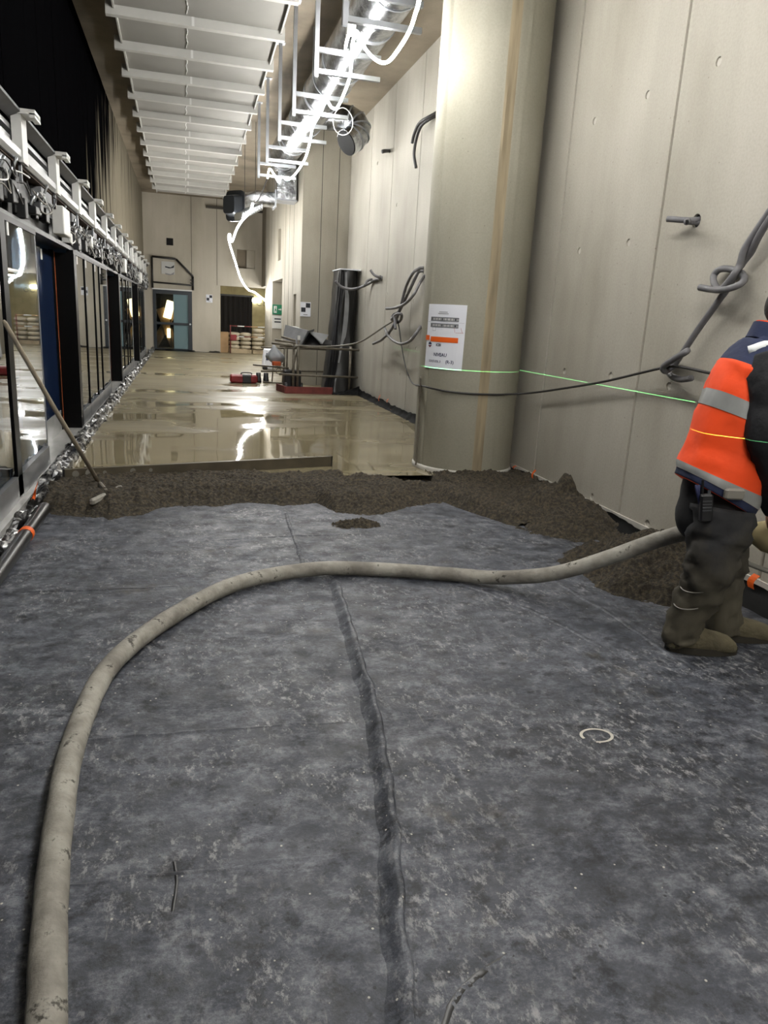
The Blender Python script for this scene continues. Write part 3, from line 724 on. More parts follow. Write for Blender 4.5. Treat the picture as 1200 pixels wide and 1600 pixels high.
# ================================================================== CEILING BAFFLES
ZB = 4.7; bx0, bx1 = -.82, 1.22; yb = 6.5; step = 1.172
proto = None
while yb < 23.6:
    if proto is None:
        t = thing('ceiling_baffle', (0, 0, 0), 'white ribbed ceiling baffle hung below the concrete ceiling', 'ceiling baffle', 'white ceiling baffles in a row')
        mb = MB(); mb.box((bx0, -.045, ZB-.0), (bx1, .045, ZB+.15)); r_ = mb.build('rib', 'white_panel_rib', t)
        MB().box((bx0+.95, -.049, ZB+.005), (bx0+.98, -.044, ZB+.115)).build('joint_cover', 'white_paint', r_)
        mb = MB(); vs = []
        mb.prism([(.045, ZB+.16), (step-.045, ZB+.10), (step-.045, ZB+.15), (.045, ZB+.21)], 'x', bx0+.1, bx1-.06); mb.build('panel', 'white_panel', t)
        for xa in (bx0+.08, bx1-.06):
            MB().prism([(.045, ZB+.12), (step-.045, ZB+.06), (step-.045, ZB+.26), (.045, ZB+.26)], 'x', xa, xa+.02).build('cheek', 'white_panel_rib', t)
        mb = MB()
        for j in range(9):
            yy = .1+j*(step-.2)/9; z = ZB+.16-.06*(yy/step)
            mb.tube([(bx0+.9+.008*math.sin(j*2), yy, z-.004), (bx0+.9+.008*math.sin(j*2+1), yy+.09, z-.012)], .007, 5)
        mb.build('stitched_seam', 'white_paint', t)
        for xa in (bx0+.3, bx1-.3): MB().cyl((xa, 0, ZB+.1), (xa, 0, ZC+.01), .006, 6).build('hanger_rod', 'galv_matte', t)
        proto = t; c = t
    else: c = copy_tree(proto)
    c.location = (0, yb, 0); yb += step

# ================================================================== STEEL HANGERS
def mk_hanger(t):
    mb = MB()   # open C channel post
    w, d, th = .045, .045, .005; z0, z1 = 3.9, ZC
    mb.box((-w/2, -d/2, z0), (-w/2+th, d/2, z1)); mb.box((-w/2, d/2-th, z0), (w/2, d/2, z1)); mb.box((-w/2, -d/2, z0), (w/2, -d/2+th, z1))
    mb.build('post', 'galv_matte', t)
    for z in (3.93, 4.13):
        a = MB(); a.box((w/2, -.02, z), (.68, .02, z+.006)); a.box((w/2, -.022, z), (.68, -.016, z+.045)); a.box((w/2, .016, z), (.68, .022, z+.045)); a.build('arm', 'galv', t)
    MB().box((-.06, -.06, ZC-.008), (.06, .06, ZC)).build('ceiling_plate', 'galv_matte', t)
yp = [2.3, 3.85, 5.38, 6.91, 8.36, 10.0, 11.48, 13.14, 14.6]
hp0 = None
for y in yp:
    if hp0 is None:
        hp0 = c = thing('steel_hanger', (0, 0, 0), 'galvanised steel ceiling hanger with two side arms below the round duct', 'hanger', 'steel hangers along the duct'); mk_hanger(c)
    else: c = copy_tree(hp0)
    c.location = (1.35, y, 0)

# ================================================================== DUCTS
DXc, DZc, DR = 1.96, 4.6, .27
t = thing('round_duct', (DXc, 9, DZc), 'long shiny galvanised round ventilation duct hung below the ceiling', 'duct')
ys = -2.0; seg = 0
while ys < 16.3:
    e = min(ys+1.5, 16.36)
    rings = []
    n = int((e-ys)/.05)
    for i in range(n+1):
        yy = ys+(e-ys)*i/n; rr = DR*(1+.004*math.sin(i*math.pi))
        rings.append([(DXc+rr*math.cos(a), yy, DZc+rr*math.sin(a)) for a in [2*math.pi*q/40 for q in range(40)]])
    MB().loft(rings).build('duct_section', 'duct_foil', t, 'auto')
    MB().tube([(DXc, ys-.03, DZc), (DXc, ys+.03, DZc)], DR+.008, 40).build('coupling_ring', 'galv_matte', t, 'auto')
    ys = e
for yy in (1, 4.6, 7.6, 10.7, 14.2):
    MB().tube([(DXc+(DR+.006)*math.cos(a), yy, DZc+(DR+.006)*math.sin(a)) for a in [math.pi*(1+q/16) for q in range(17)]], .006, 5).build('strap', 'galv_matte', t)
    for s_ in (-1, 1): MB().cyl((DXc+s_*(DR+.006), yy, DZc), (DXc+s_*(DR+.006), yy, ZC+.005), .006, 6).build('hanger_rod', 'galv_matte', t)
# branch elbow going right, then turned down towards the hall
t = thing('duct_elbow', (2.6, 12.3, 4.5), 'shiny segmented duct elbow branching off the round duct and turned downward with a blank end', 'duct')
pth = [Vector(c) for c in ((2.18, 12.7, 4.6), (2.45, 12.66, 4.6), (2.6, 12.62, 4.585), (2.69, 12.58, 4.53), (2.735, 12.55, 4.45), (2.72, 12.52, 4.36), (2.65, 12.48, 4.28), (2.52, 12.42, 4.19))]
MB().tube(pth, .2, 28).build('elbow', 'duct_foil', t, 'auto')
for i in range(2, len(pth)-1):
    d = (pth[i+1]-pth[i-1]).normalized()*.012
    MB().tube([pth[i]-d, pth[i]+d], .206, 28).build('gore_seam', 'galv_matte', t, 'auto')
d = (pth[-1]-pth[-2]).normalized()
MB().tube([pth[-1], pth[-1]+d*.01], .19, 28).build('end_cap', 'black_film', t)
# plenum and flat duct at the far end
t = thing('plenum_box', (2.1, 16.6, 3.8), 'galvanised plenum box at the far end of the round duct', 'duct')
MB().cbox((2.1, 16.6, 4.28), (.41, .5, .94), None, .01).build('casing', 'duct_foil', t)
for z in (3.82, 4.75): MB().cbox((2.1, 16.6, z), (.44, .53, .03)).build('flange', 'galv_matte', t)
t = thing('flat_duct', (1.4, 16.6, 3.8), 'flat galvanised duct turning away from the plenum box, black flange at its mouth', 'duct')
def obl(cx_, cy_, cz_, w, h, dirv):
    s_ = Vector((-dirv.y, dirv.x, 0)).normalized(); out = []
    for q in range(24):
        a = 2*math.pi*q/24; x = math.copysign(abs(math.cos(a))**.35, math.cos(a))*w/2; z = math.copysign(abs(math.sin(a))**.35, math.sin(a))*h/2
        out.append(Vector((cx_, cy_, cz_))+s_*x+Vector((0, 0, z)))
    return out
rings = [obl(1.89, 16.6, 3.83, .46, .28, Vector((-1, 0, 0))), obl(1.5, 16.6, 3.83, .46, .28, Vector((-1, 0, 0)))]
for q in range(1, 7):
    a = q/6*math.radians(45); rings.append(obl(1.5-.62*math.sin(a), 16.6-.5*(1-math.cos(a)), 3.83-.035*q, .46, .28+.03*q, Vector((-math.cos(a), -math.sin(a), 0))))
MB().loft(rings).build('bend', 'duct_foil', t, 'auto')
MB().cbox((1.87, 16.6, 3.83), (.03, .52, .34)).build('flange', 'galv_matte', t)
e = rings[-1]; c = sum(e, Vector())/24; dd = Vector((-math.cos(math.radians(45)), -math.sin(math.radians(45)), 0))
MB().loft([obl(*(c+dd*.0), .5, .6, dd), obl(*(c+dd*.03), .5, .6, dd)]).build('mouth_flange', 'duct_dark', t, 'auto')
MB().loft([obl(*(c+dd*.03), .4, .44, dd), obl(*(c+dd*.22), .3, .34, dd)]).build('mouth_reducer', 'duct_dark', t, 'auto')
t = thing('flex_duct_branch', (1.3, 16.2, 3.4), 'ribbed galvanised duct offcut hanging beneath the flat duct', 'duct')
a0 = Vector((1.50, 16.06, 3.6)); a1 = Vector((1.07, 15.86, 3.35)); rings = []
for q in range(23):
    rr = .12*(1+.07*(q % 2)); p = a0.lerp(a1, q/22); rings.append(obl(p.x, p.y, p.z, rr*2.6, rr*1.2, (a1-a0).normalized()))
MB().loft(rings).build('ribbed_sleeve', 'galv', t, 'auto')
for xx in (1.2, 1.42): MB().cyl((xx, 15.86+(xx-1.07)/.43*.2, 3.4+(xx-1.07)*.58), (xx, 15.86+(xx-1.07)/.43*.2, ZC+.01), .005, 6).build('hanger_rod', 'cable', t)

# ================================================================== LIGHT ROPE
rope_px = [((655, 0), 3.72), ((650, 18), 3.7), ((640, 48), 3.68), ((622, 78), 3.68), ((605, 97), 3.7), ((588, 94), 3.78), ((570, 75), 3.92), ((558, 50), 4.12), ((545, 55), 4.16), ((540, 80), 4.06), ((548, 92), 4.1), ((560, 80), 4.08), ((562, 60), 4.1), ((552, 62), 4.14), ((549, 100), 4.05), ((546, 122), 4.02), ((538, 145), 3.98), ((527, 168), 3.96), ((518, 168), 4.0), ((510, 158), 4.1), ((500, 178), 4.04), ((489, 198), 4.02), ((484, 222), 3.98), ((477, 247), 3.96), ((463, 270), 3.94), ((450, 281), 3.92), ((440, 276), 3.96), ((436, 285), 3.9), ((428, 272), 4.0), ((421, 264), 4.05), ((418, 278), 4.0)]
rp = [gz(p, z) for p, z in rope_px]
start = [Vector((1.8, -4.4, 4.1)), Vector((1.2, -3.6, 3.8)), Vector((2.0, -2.6, 4.1)), Vector((1.1, -1.6, 3.75)), Vector((1.9, -.6, 4.1)), Vector((1.0, .4, 3.8)), Vector((1.9, 1.4, 4.1)), Vector((1.1, 2.3, 3.8)), Vector((1.7, 3.2, 4.1)), Vector((1.2, 3.9, 3.85)), Vector((1.45, 4.6, 3.9))]  # unseen zigzag overhead and behind the camera, added to brighten the near hall
t = thing('light_rope', (2.1, 9, 4.0), 'glowing white LED light rope draped along the steel hanger arms', 'light rope')
MB().tube(crom(start+rp, 5), .0135, 6).build('glowing_tube', 'rope_light', t, True)
c = gz((548, 42), 4.2); MB().cbox(c, (.09, .09, .14), None, .01).build('junction_box', 'white_paint', t)
lp = gz((536, 190), 3.95)
MB().tube([lp+Vector((.13*math.cos(a), .02*math.sin(2*a), .16*math.sin(a))) for a in [2*math.pi*q/20 for q in range(21)]], .006, 5).build('cord_loop', 'white_paint', t)
rb = [((395, 318), 15.72), ((390, 332), 15.64), ((378, 345), 15.62), ((370, 358), 16.6), ((362, 378), 18.2), ((359, 366), 18.1), ((357, 372), 18.0), ((361, 388), 18.4), ((368, 410), 19.5), ((376, 435), 20.5), ((387, 452), 21.3), ((398, 457), 21.8), ((411, 467), 22.5)]
rbp = [gy(p, Y) for p, Y in rb] + [Vector((2.42, 23.2, 1.9)), Vector((2.7, 24.2, 2.2)), Vector((2.9, 25.2, 1.95)), Vector((3.1, 26.2, 2.2)), Vector((2.9, 26.7, 2.25))]  # last points run unseen behind the pier, added to light recess and end wall
t2 = thing('light_rope', rbp[4], 'glowing white LED light rope hanging from the flat duct down to the pier', 'light rope')
MB().tube(crom(rbp, 5), .02, 6).build('glowing_tube', 'rope_light_far', t2, True)
o = MB().tube(crom([gz((418, 278), 4.0), gy((405, 310), 15.6), rbp[0]], 6), .012, 6).build('supply_cord', 'cable', t2)

# ================================================================== CONDUITS AND CABLES
def line(name, pts, r, m, label, cat='conduit', group=None, k=6, n=8):
    LINES.append([name, crom(pts, 9), r, m, label, cat, group, n])
LINES = []
def wx(l): return [gx((p[0], p[1]), XR-.06-(p[2] if len(p) > 2 else 0)) for p in l]
A = wx([(1262, 262, -.02), (1230, 295), (1200, 334, .02), (1172, 378, .02), (1158, 410, .02), (1146, 430, .05), (1127, 452, .05), (1117, 445, .04), (1115, 432, .0), (1123, 422, -.01), (1136, 420, -.02), (1152, 424, -.02), (1163, 434, .0), (1158, 443, .05), (1143, 450, .08), (1127, 453, .09), (1110, 452, .04), (1093, 449, .05)])
line('conduit', A, .021, 'conduit', 'grey corrugated conduit tied in an open loop knot above the worker')
B = wx([(1262, 268, -.02), (1235, 300, .01), (1200, 346, .03), (1165, 402, .0), (1148, 432, .0), (1125, 467, .02), (1092, 513, .02), (1066, 552, .02), (1052, 572, .02), (1040, 578, .06), (1038, 572, .09), (1050, 563, .1), (1070, 551, .09), (1074, 548, .06), (1068, 552, .03), (1050, 565, -.02), (1042, 577, -.02), (1050, 588, .0), (1064, 593, .03), (1080, 591, .06)])
line('conduit', B, .021, 'conduit', 'grey corrugated conduit hanging from the wall to a lower knot that grips the black cable')
st = thing('conduit_stub', stub, 'pair of short grey conduit stubs sticking out of a hole in the right wall', 'conduit')
s0 = stub; e1 = gx((1043, 342), XR-.12); e2 = gx((1073, 347), XR-.16)
MB().tube(crom([s0+Vector((.03, 0, .01)), s0+Vector((-.05, .01, 0)), e1], 5), .02, 12).build('stub', 'conduit', st, True)
MB().tube(crom([s0+Vector((.03, -.01, -.01)), s0+Vector((-.06, .0, -.01)), e2], 5), .02, 12).build('stub', 'conduit', st, True)
for e in (e1, e2): 
    d = (e-s0).normalized(); MB().tube([e, e+d*.002], .014, 10).build('bore', 'hole_dark', st)
def fx(l, off=.06): return [gx((p[0], p[1]), XR-off-(p[2] if len(p) > 2 else 0)) for p in l]
line('conduit', fx([(662, 418, -.06), (655, 420), (645, 427, .1), (634, 449, .1), (626, 480, .1), (622, 492, .1), (616, 507, .1), (609, 518, .12), (596, 531, .12), (583, 537, .12)]), .022, 'conduit', 'long grey conduit from the wall through the knot, ending low towards the railing')
line('conduit', fx([(662, 424, -.06), (654, 425), (644, 445, .06), (634, 466, .05), (624, 486, .05), (615, 492, .1), (612, 499, .14), (618, 492, .2), (627, 491, .16), (626, 500, .1), (618, 504, .16), (616, 494, .2), (618, 514, .2)]), .022, 'conduit', 'grey conduit wound into a tight knot beside the column')
line('conduit', fx([(664, 430, -.05), (656, 442), (646, 461, .1), (632, 475, .15), (617, 481, .15), (604, 482, .15)]), .022, 'conduit', 'grey conduit curving across the bundle above the knot beside the column')
line('conduit', fx([(600, 510, .1), (604, 519, .12), (612, 530, .14), (626, 537, .14), (640, 533, .1), (650, 521, .05), (657, 510, -.05)]), .022, 'conduit', 'grey conduit hanging in a wide U beneath the knot beside the column')
line('conduit', [gy((524, 439), 13.92), gy((533, 448), 13.92), gy((549, 452), 13.86), gy((566, 448), 13.62), gy((582, 440), 13.32), gx((595, 434), XR-.02), gx((598, 433), XR+.03)], .026, 'conduit', 'grey conduit sagging from the wall across the top of the black wrapped bundle')
line('conduit', fx([(579, 422, .15), (584, 429, .1), (591, 433, .03), (596, 434, -.07)]), .022, 'conduit', 'short grey conduit curling upward from the wall above the black wrapped bundle')
line('conduit', fx([(570, 446, .15), (573, 440, .1), (578, 437, .03), (581, 436, -.07)]), .022, 'conduit', 'short grey conduit stub bending down beside the black wrapped bundle')
line('conduit', fx([(683, 176, -.06), (668, 184, .05), (655, 193, .1), (647, 210, .1), (644, 224, .1)]), .022, 'conduit_dark', 'short dark conduit curl sticking out high beside the column')
line('conduit', fx([(683, 180, -.06), (670, 187, .06), (658, 197, .12), (651, 215, .12), (647, 240, .12), (650, 262, .1)]), .022, 'conduit_dark', 'longer dark conduit curl hanging high beside the column')
line('conduit', fx([(597, 237, .12), (602, 236, .06), (608, 236, -.05)]), .03, 'conduit_dark', 'tiny dark conduit stub high on the wall between the column and the duct elbow')
# cables
c1 = fx([(622, 500, .12), (628, 544, .15), (635, 577, .18), (644, 598, .25)], .06) 
cf = []
for p in ((660, 603), (690, 610), (720, 614), (755, 616), (790, 616)):
    u = (p[0]-645)/150.0*2-1; a = cang(max(-.95, min(.95, u)));
    rr = CR+.02; d = ray(p); d2 = Vector((d.x, d.y)); 
    # nearest hit with the column surface
    aa = d2.dot(d2); bb = -2*(d2.x*CX+d2.y*CY); cc_ = CX*CX+CY*CY-rr*rr; disc = bb*bb-4*aa*cc_
    tt = (-bb-math.sqrt(max(0, disc)))/(2*aa); cf.append(CAM+d*tt)
c2 = [gx((830, 614), 3.2), gx((880, 607), 3.22), gx((940, 597), 3.22), gx((1000, 583), 3.2), gx((1035, 575), 3.18), gx((1060, 573), 3.16), gx((1110, 583), 3.1), gx((1160, 592), 3.05), gx((1215, 590), 3.1), gx((1280, 560), 3.2)]
line('power_cable', c1+cf+c2, .0095, 'cable', 'thin dark cable sagging from the far knot around the column front to the lower knot', 'cable')
line('power_cable', fx([(617, 500, .12), (599, 511, .2), (580, 524, .3), (565, 533, .4), (548, 538, .5)])+[gy((520, 541), 13.82), gy((490, 541), 13.76), gy((466, 540), 13.78), gy((458, 545), 13.84)], .014, 'cable_grey', 'thin grey cable running from the far knot along the top rail of the railing', 'cable')
line('power_cable', [gx((648, 604), 2.9), gx((650, 630), 2.95), gx((653, 660), 3.0), gx((655, 690), 3.05)] if False else [Vector((2.24, 6.93, .98)), Vector((2.262, 6.94, .7)), Vector((2.258, 6.93, .4)), Vector((2.25, 6.92, .1))], .009, 'rust_tube', 'thin brown cord running straight down the side of the column', 'cable')

from mathutils import kdtree
for it in range(22):
    trees = []
    for L in LINES:
        kd = kdtree.KDTree(len(L[1]))
        for i, p in enumerate(L[1]): kd.insert(p, i)
        kd.balance(); trees.append(kd)
    new = []
    for a, L in enumerate(LINES):
        mv = [Vector() for _ in L[1]]
        for b, K in enumerate(LINES):
            if a == b: continue
            dm = L[2]+K[2]
            for i, p in enumerate(L[1]):
                q, j, d = trees[b].find(p)
                if d < dm and q is not None:
                    n_ = (p-q); n_ = n_.normalized() if n_.length > 1e-5 else Vector((-1 if a < b else 1, 0, 0))
                    mv[i] += n_*(dm-d)*.5
        w_ = [(mv[max(i-1, 0)]+mv[i]*2+mv[min(i+1, len(mv)-1)])/4 for i in range(len(mv))]
        new.append([p+v for p, v in zip(L[1], w_)])
    for L, P_ in zip(LINES, new): L[1] = P_
    for L in LINES:      # keep clear of the column and of the wall face (except where a conduit leaves the wall)
        for i, p in enumerate(L[1]):
            d = math.hypot(p.x-CX, p.y-CY)
            if d < CR+.014+L[2]-.004 and p.z > .05:
                k_ = (CR+.01+L[2])/max(d, 1e-6); p.x = CX+(p.x-CX)*k_; p.y = CY+(p.y-CY)*k_
            if (L[5] == 'cable' or 9 < i < len(L[1])-10) and p.x > XR-L[2]: p.x = XR-L[2]
for name, pts_, r, m, label, cat, group, n in LINES:
    tag(MB().tube(pts_, r, n).build(name, m, smooth=True), label, cat, group)
# ================================================================== NOTICE ON THE COLUMN
def colpt(u, z, off):   # u metres round the column from the notice centre
    a = A0 + u/CR; return Vector((CX+(CR+off)*math.cos(a), CY+(CR+off)*math.sin(a), z))
def hitcol(p, rr=CR):
    d = ray(p); aa = d.x*d.x+d.y*d.y; bb = -2*(d.x*CX+d.y*CY); cc_ = CX*CX+CY*CY-rr*rr
    return CAM+d*((-bb-math.sqrt(bb*bb-4*aa*cc_))/(2*aa))
h1 = [hitcol(p) for p in ((672, 475), (730, 477), (722, 578), (664, 575))]
aa = [math.atan2(h.y-CY, h.x-CX) % (2*math.pi) for h in h1]
A0 = sum(aa)/4; PWd = CR*((aa[1]-aa[0])+(aa[2]-aa[3]))/2; PZ1 = (h1[0].z+h1[1].z)/2; PZ0 = (h1[2].z+h1[3].z)/2
SH = CR*((aa[0]-aa[3])+(aa[1]-aa[2]))/2   # the sheet hangs a little askew
nt_ = thing('paper_notice', colpt(0, PZ0, .01), 'white paper level notice with plan drawing taped on the round column', 'notice')
def pc(u, v, off): return colpt((u-.5)*PWd + (v-.5)*SH, PZ0+(PZ1-PZ0)*v, off)
def patch(u0_, v0_, u1_, v1_, off, name, m, nu=10, parent=nt_): return MB().grid(lambda a, b: pc(u0_+(u1_-u0_)*a, v0_+(v1_-v0_)*b, off), nu, 2).build(name, m, parent)
mb = MB(); n = 14
vs = [pc(i/n, j, o_) for o_ in (.004, .006) for j in (0, 1) for i in range(n+1)]
k = n+1; fs = []
for i in range(n): fs += [(2*k+i, 2*k+i+1, 3*k+i+1, 3*k+i), (i, k+i, k+i+1, i+1), (i, i+1, 2*k+i+1, 2*k+i), (k+i, 3*k+i, 3*k+i+1, k+i+1)]
fs += [(0, 2*k, 3*k, k), (n, k+n, 3*k+n, 2*k+n)]
mb.add(vs, fs).build('sheet', 'paper', nt_)
def text(s, u, v, h, m, align='CENTER', parent=None, mp=None, name='lettering', bold=0):
    cu = D.curves.new('txt', 'FONT'); cu.body = s; cu.size = 1; cu.align_x = align; cu.align_y = 'CENTER'; cu.offset = bold; cu.resolution_u = 2
    ob = D.objects.new('txt', cu); COL.objects.link(ob); dg = bpy.context.evaluated_depsgraph_get(); dg.update()
    me = D.meshes.new_from_object(ob.evaluated_get(dg)); D.objects.remove(ob)
    for vt in me.vertices: vt.co = mp(u, v, vt.co.x*h, vt.co.y*h)
    me.name = name; me.materials.clear(); me.materials.append(MATS[m]); o = D.objects.new(name, me); COL.objects.link(o)
    if parent: child(o, parent)
    return o
PH = PZ1-PZ0
def mpn(u, v, dx, dy): return pc(u+dx/PWd, v+dy/PH, .0078)
text('NIVEAU', .47, .22, .044, 'ink_navy', parent=nt_, mp=mpn, bold=.022)
text('SOUS SOL 3', .33, .115, .029, 'ink_navy', parent=nt_, mp=mpn, bold=.022)
text('(R-3)', .72, .117, .042, 'ink_navy', parent=nt_, mp=mpn, bold=.022)
text('ICBI', .41, .372, .034, 'ink', parent=nt_, mp=mpn, bold=.03)
for u_, v_, w_ in ((.47, .882, .22), (.47, .858, .27)): patch(u_-w_/2, v_-.006, u_+w_/2, v_+.006, .0075, 'title_line', 'ink_grey', 4)
for v_ in (.748, .652):
    patch(.12, v_, .85, v_+.05, .007, 'plan_strip', 'ink_grey')
    patch(.12, v_+.047, .85, v_+.055, .0078, 'plan_edge', 'ink'); patch(.12, v_-.004, .85, v_+.003, .0078, 'plan_edge', 'ink')
    for q in range(9): patch(.14+.078*q, v_+.01, .14+.078*q+.02+.015*R.random(), v_+.04, .0082, 'plan_room', 'ink' if q % 4 == 0 else 'paper_grey', 2)
patch(.02, .725, .97, .728, .0075, 'plan_axis', 'ink_grey')
for a_, b_, c_, d_ in ((.2, .59, .3, .594), (.2, .59, .207, .65), (.293, .59, .3, .65)): patch(a_, b_, c_, d_, .0078, 'callout', 'ink_grey', 2)
for a_, b_, c_, d_ in ((.80, .575, .97, .579),): patch(a_, b_, c_, d_, .0078, 'callout', 'ink_red', 2)
for u_ in (.76, .90): MB().grid(lambda a, b: pc(u_+.006*a+(.02 if u_ < .8 else .045)*(1-b), .577+.075*b, .0078), 1, 3).build('callout', 'ink_red', nt_)
patch(.16, .42, .87, .50, .0085, 'orange_tape', 'tape_orange'); patch(-.02, .44, .13, .515, .0105, 'orange_tape', 'tape_orange', 4)
vs = [pc(.15+.062*math.cos(math.pi/6+q*math.pi/3), .372+.062*PWd/PH*math.sin(math.pi/6+q*math.pi/3), .008) for q in range(6)]
MB().add(vs, [tuple(range(6))]).build('logo_hexagon', 'ink_navy', nt_)
patch(.10, .362, .20, .372, .0088, 'logo_band', 'paper', 2); patch(.115, .343, .185, .352, .0088, 'logo_band', 'ink_red', 2)

# ================================================================== RAILING AND STUFF BY THE PIER
t = thing('safety_railing', (2.4, 13.9, SZ), 'grey tube safety railing with red brown toe board before the pier', 'railing')
ry = 13.9
pa = Vector((1.97, ry, 0)); pbx = Vector((3.08, ry+.1, 0))
for p, z in ((pa, 1.02), (pa+Vector((.08, -.06, 0)), 1.06), (pbx, .98)):
    MB().cyl((p.x, ry+.008 if z == 1.06 else p.y, SZ), (p.x, p.y, z), .024, 12).build('post', 'rust_tube', t, True)
for z in (.93, .41):
    MB().tube([(1.7, ry-.03, z+.01), (2.4, ry-.02, z), (3.24, ry+.08, z-.01)], .021, 10).build('rail', 'rust_tube', t, True)
MB().cyl((1.95, ry, .5), (2.1, ry+.3, .95), .018, 10).build('brace', 'rust_tube', t, True)
a = Vector((1.82, 13.82, SZ)); b = Vector((2.73, 13.897, SZ)); c = Vector((1.72, 14.35, SZ))
for p, q in ((a, b), (c, a)):
    d = q-p; MB().box((0, -.018, 0), (d.length, .018, .13), Matrix.Translation(p) @ RZ(math.atan2(d.y, d.x))).build('toe_board', 'red_board', t)
for z in (.86, .4): MB().tube([(1.45, 14.7, z), (2.3, 15.4, z-.02), (2.95, 15.5, z-.02)], .019, 8).build('rear_rail', 'rust_tube', t, True)
MB().cyl((2.95, 15.5, SZ), (2.95, 15.5, 1.1), .022, 8).build('post', 'rust_tube', t, True)
MB().cyl((1.95, 15.11, SZ), (1.95, 15.11, .92), .022, 8).build('post', 'rust_tube', t, True)
MB().cyl((2.05, ry-.06, 1.06), (2.05, ry-.06, 1.14), .03, 10).build('white_cap', 'white_paint', t, 'auto')
# folded grey boards slung over the railing
t = thing('folded_grey_boards', (2.2, 14.0, .96), 'bent grey insulation boards with black undersides resting on the railing', 'boards')
def board(pts, th, name, m):
    a, b, c, d = [Vector(p) for p in pts]; n_ = (b-a).cross(d-a).normalized()*th
    MB().loft([[a, b, c, d], [a+n_, b+n_, c+n_, d+n_]]).build(name, m, t)
zt = .97
Lf = lambda x, y, Y: gy((x, y), Y)
board([Lf(443, 530, 14.3), Lf(470, 540, 13.8), Lf(482, 517, 13.8), Lf(447, 508, 14.4)], .02, 'board', 'card_grey')
board([Lf(470, 540, 13.8), Lf(477, 538, 14.2), Lf(490, 514, 14.2), Lf(482, 517, 13.8)], .02, 'board', 'black_sheet')
board([Lf(447, 509, 14.4), Lf(482, 517, 13.8), Lf(484, 519, 14.0), Lf(462, 511, 14.5)], .01, 'board', 'paper_grey')
board([Lf(483, 519, 14.0), Lf(503, 538, 13.9), Lf(513, 524, 14.1), Lf(492, 520, 14.3)], .015, 'board', 'card_grey')
board([Lf(472, 541, 13.95), Lf(503, 541, 13.95), Lf(503, 536, 14.2), Lf(485, 518, 14.2)], .012, 'board', 'black_sheet')
board([Lf(500, 540, 13.95), Lf(517, 541, 13.95), Lf(518, 535, 14.2), Lf(507, 532, 14.2)], .03, 'board', 'dark_plastic')
# black polythene bundle standing in the corner
t = thing('black_wrapped_bundle', (3.05, 14.6, SZ), 'tall bundle wrapped in shiny black plastic leaning in the corner by the wall', 'bundle')
def bund(u, v):
    z = SZ + v*2.33; a = 2*math.pi*u
    x = 3.04+.03*v + (.23-.05*v)*math.copysign(abs(math.cos(a))**.5, math.cos(a)); y = 14.75 + .42*math.copysign(abs(math.sin(a))**.5, math.sin(a))
    k = .03*fbm(u*9, v*2.2, 4)+.012*fbm(u*22, v*5, 2) + .05*(1-v)**3
    return (min(XR-.01, x+k*math.cos(a)-.1*(1-v)**2), y+k*math.sin(a)-.18*(1-v)**3, z)
mb = MB().grid(bund, 72, 40); mb.build('plastic_wrap', 'black_sheet', t, True)
mb = MB()
MB().cbox((3.08, 14.7, 2.405), (.4, .8, .02)).build('top_fold', 'paper', t)
for u_, w_ in ((.60, .014), (.66, .01), (.72, .016), (.55, .012)):
    mb = MB(); mb.grid(lambda a, b: tuple(Vector(bund(u_+w_*a+.02*math.sin(b*3), .25+.73*b))+Vector((-.012, -.02, 0))), 2, 24); mb.build('wrap_crease', 'grey_sheet' if w_ < .015 else 'card_grey', t, True)
def skirt(u, v):
    x = 2.715+u*.56; y = 13.93-.15*v+.02*u; return (x, y+.03*fbm(u*6, v*3), SZ+.004+(.03+.13*u*u)*(1-v)**2+.02*abs(fbm(u*7, v*4, 5)))
MB().grid(skirt, 24, 8).build('loose_skirt', 'black_film', t, True)
# white board, hanging bag, orange block, small cart
t = thing('white_sack', (2.17, 19.9, SZ), 'white printed sack leaning on the pier flank beyond the railing', 'sack')
MB().cbox((2.165, 19.9, SZ+.27), (.31, .5, .54), RY(.1), .04).build('sack', 'paper', t)
MB().box((2.06, 19.643, .32), (2.12, 19.65, .5)).build('blue_print', 'ink_navy', t)
MB().cbox((2.04, 19.75, SZ+.04), (.12, .24, .09), None, .02).build('foot', 'dark_plastic', t)
bp = gy((430, 555), 14.8)
mb = MB(); rings = []
for i in range(9):
    v = i/8; rr = .015+.16*(min(1, v/.62)**1.15)*(1-max(0, (v-.72)/.28)**2*.75)
    rings.append([(bp.x+rr*math.cos(2*math.pi*q/16)*(1+.16*math.sin(3*q+4*v))+.06*(v-.5), bp.y+rr*.6*math.sin(2*math.pi*q/16)*(1+.15*math.sin(2*q)), bp.z+.2-.36*v+.025*v*math.sin(5*q)) for q in range(16)])
o = mb.loft(rings).build('plastic_bag', 'bag_grey', smooth=True); tag(o, 'crumpled grey plastic bag hanging from the railing end', 'bag')
p = gy((432, 568), 14.6)
o = MB().cbox(p, (.16, .1, .08), RZ(.2), .008).build('orange_tool_case', 'orange_brick'); tag(o, 'small orange case lying below the hanging plastic bag', 'case')
t = thing('site_cart', (2.0, 14.3, SZ), 'small dark wheeled cart standing behind the railing corner', 'cart')
MB().cbox((2.0, 14.3, .3), (.32, .3, .36), None, .02).build('body', 'dark_plastic', t)
for xx in (1.86, 2.16): MB().tube([(xx-.02, 14.12, .16), (xx+.02, 14.12, .16)], .09, 18).build('wheel', 'dark_plastic', t, 'auto')
for xx in (1.9, 2.1): MB().tube([(xx, 14.3, .4), (xx, 14.32, .95)], .014, 8).build('handle_tube', 'rust_tube', t, True)
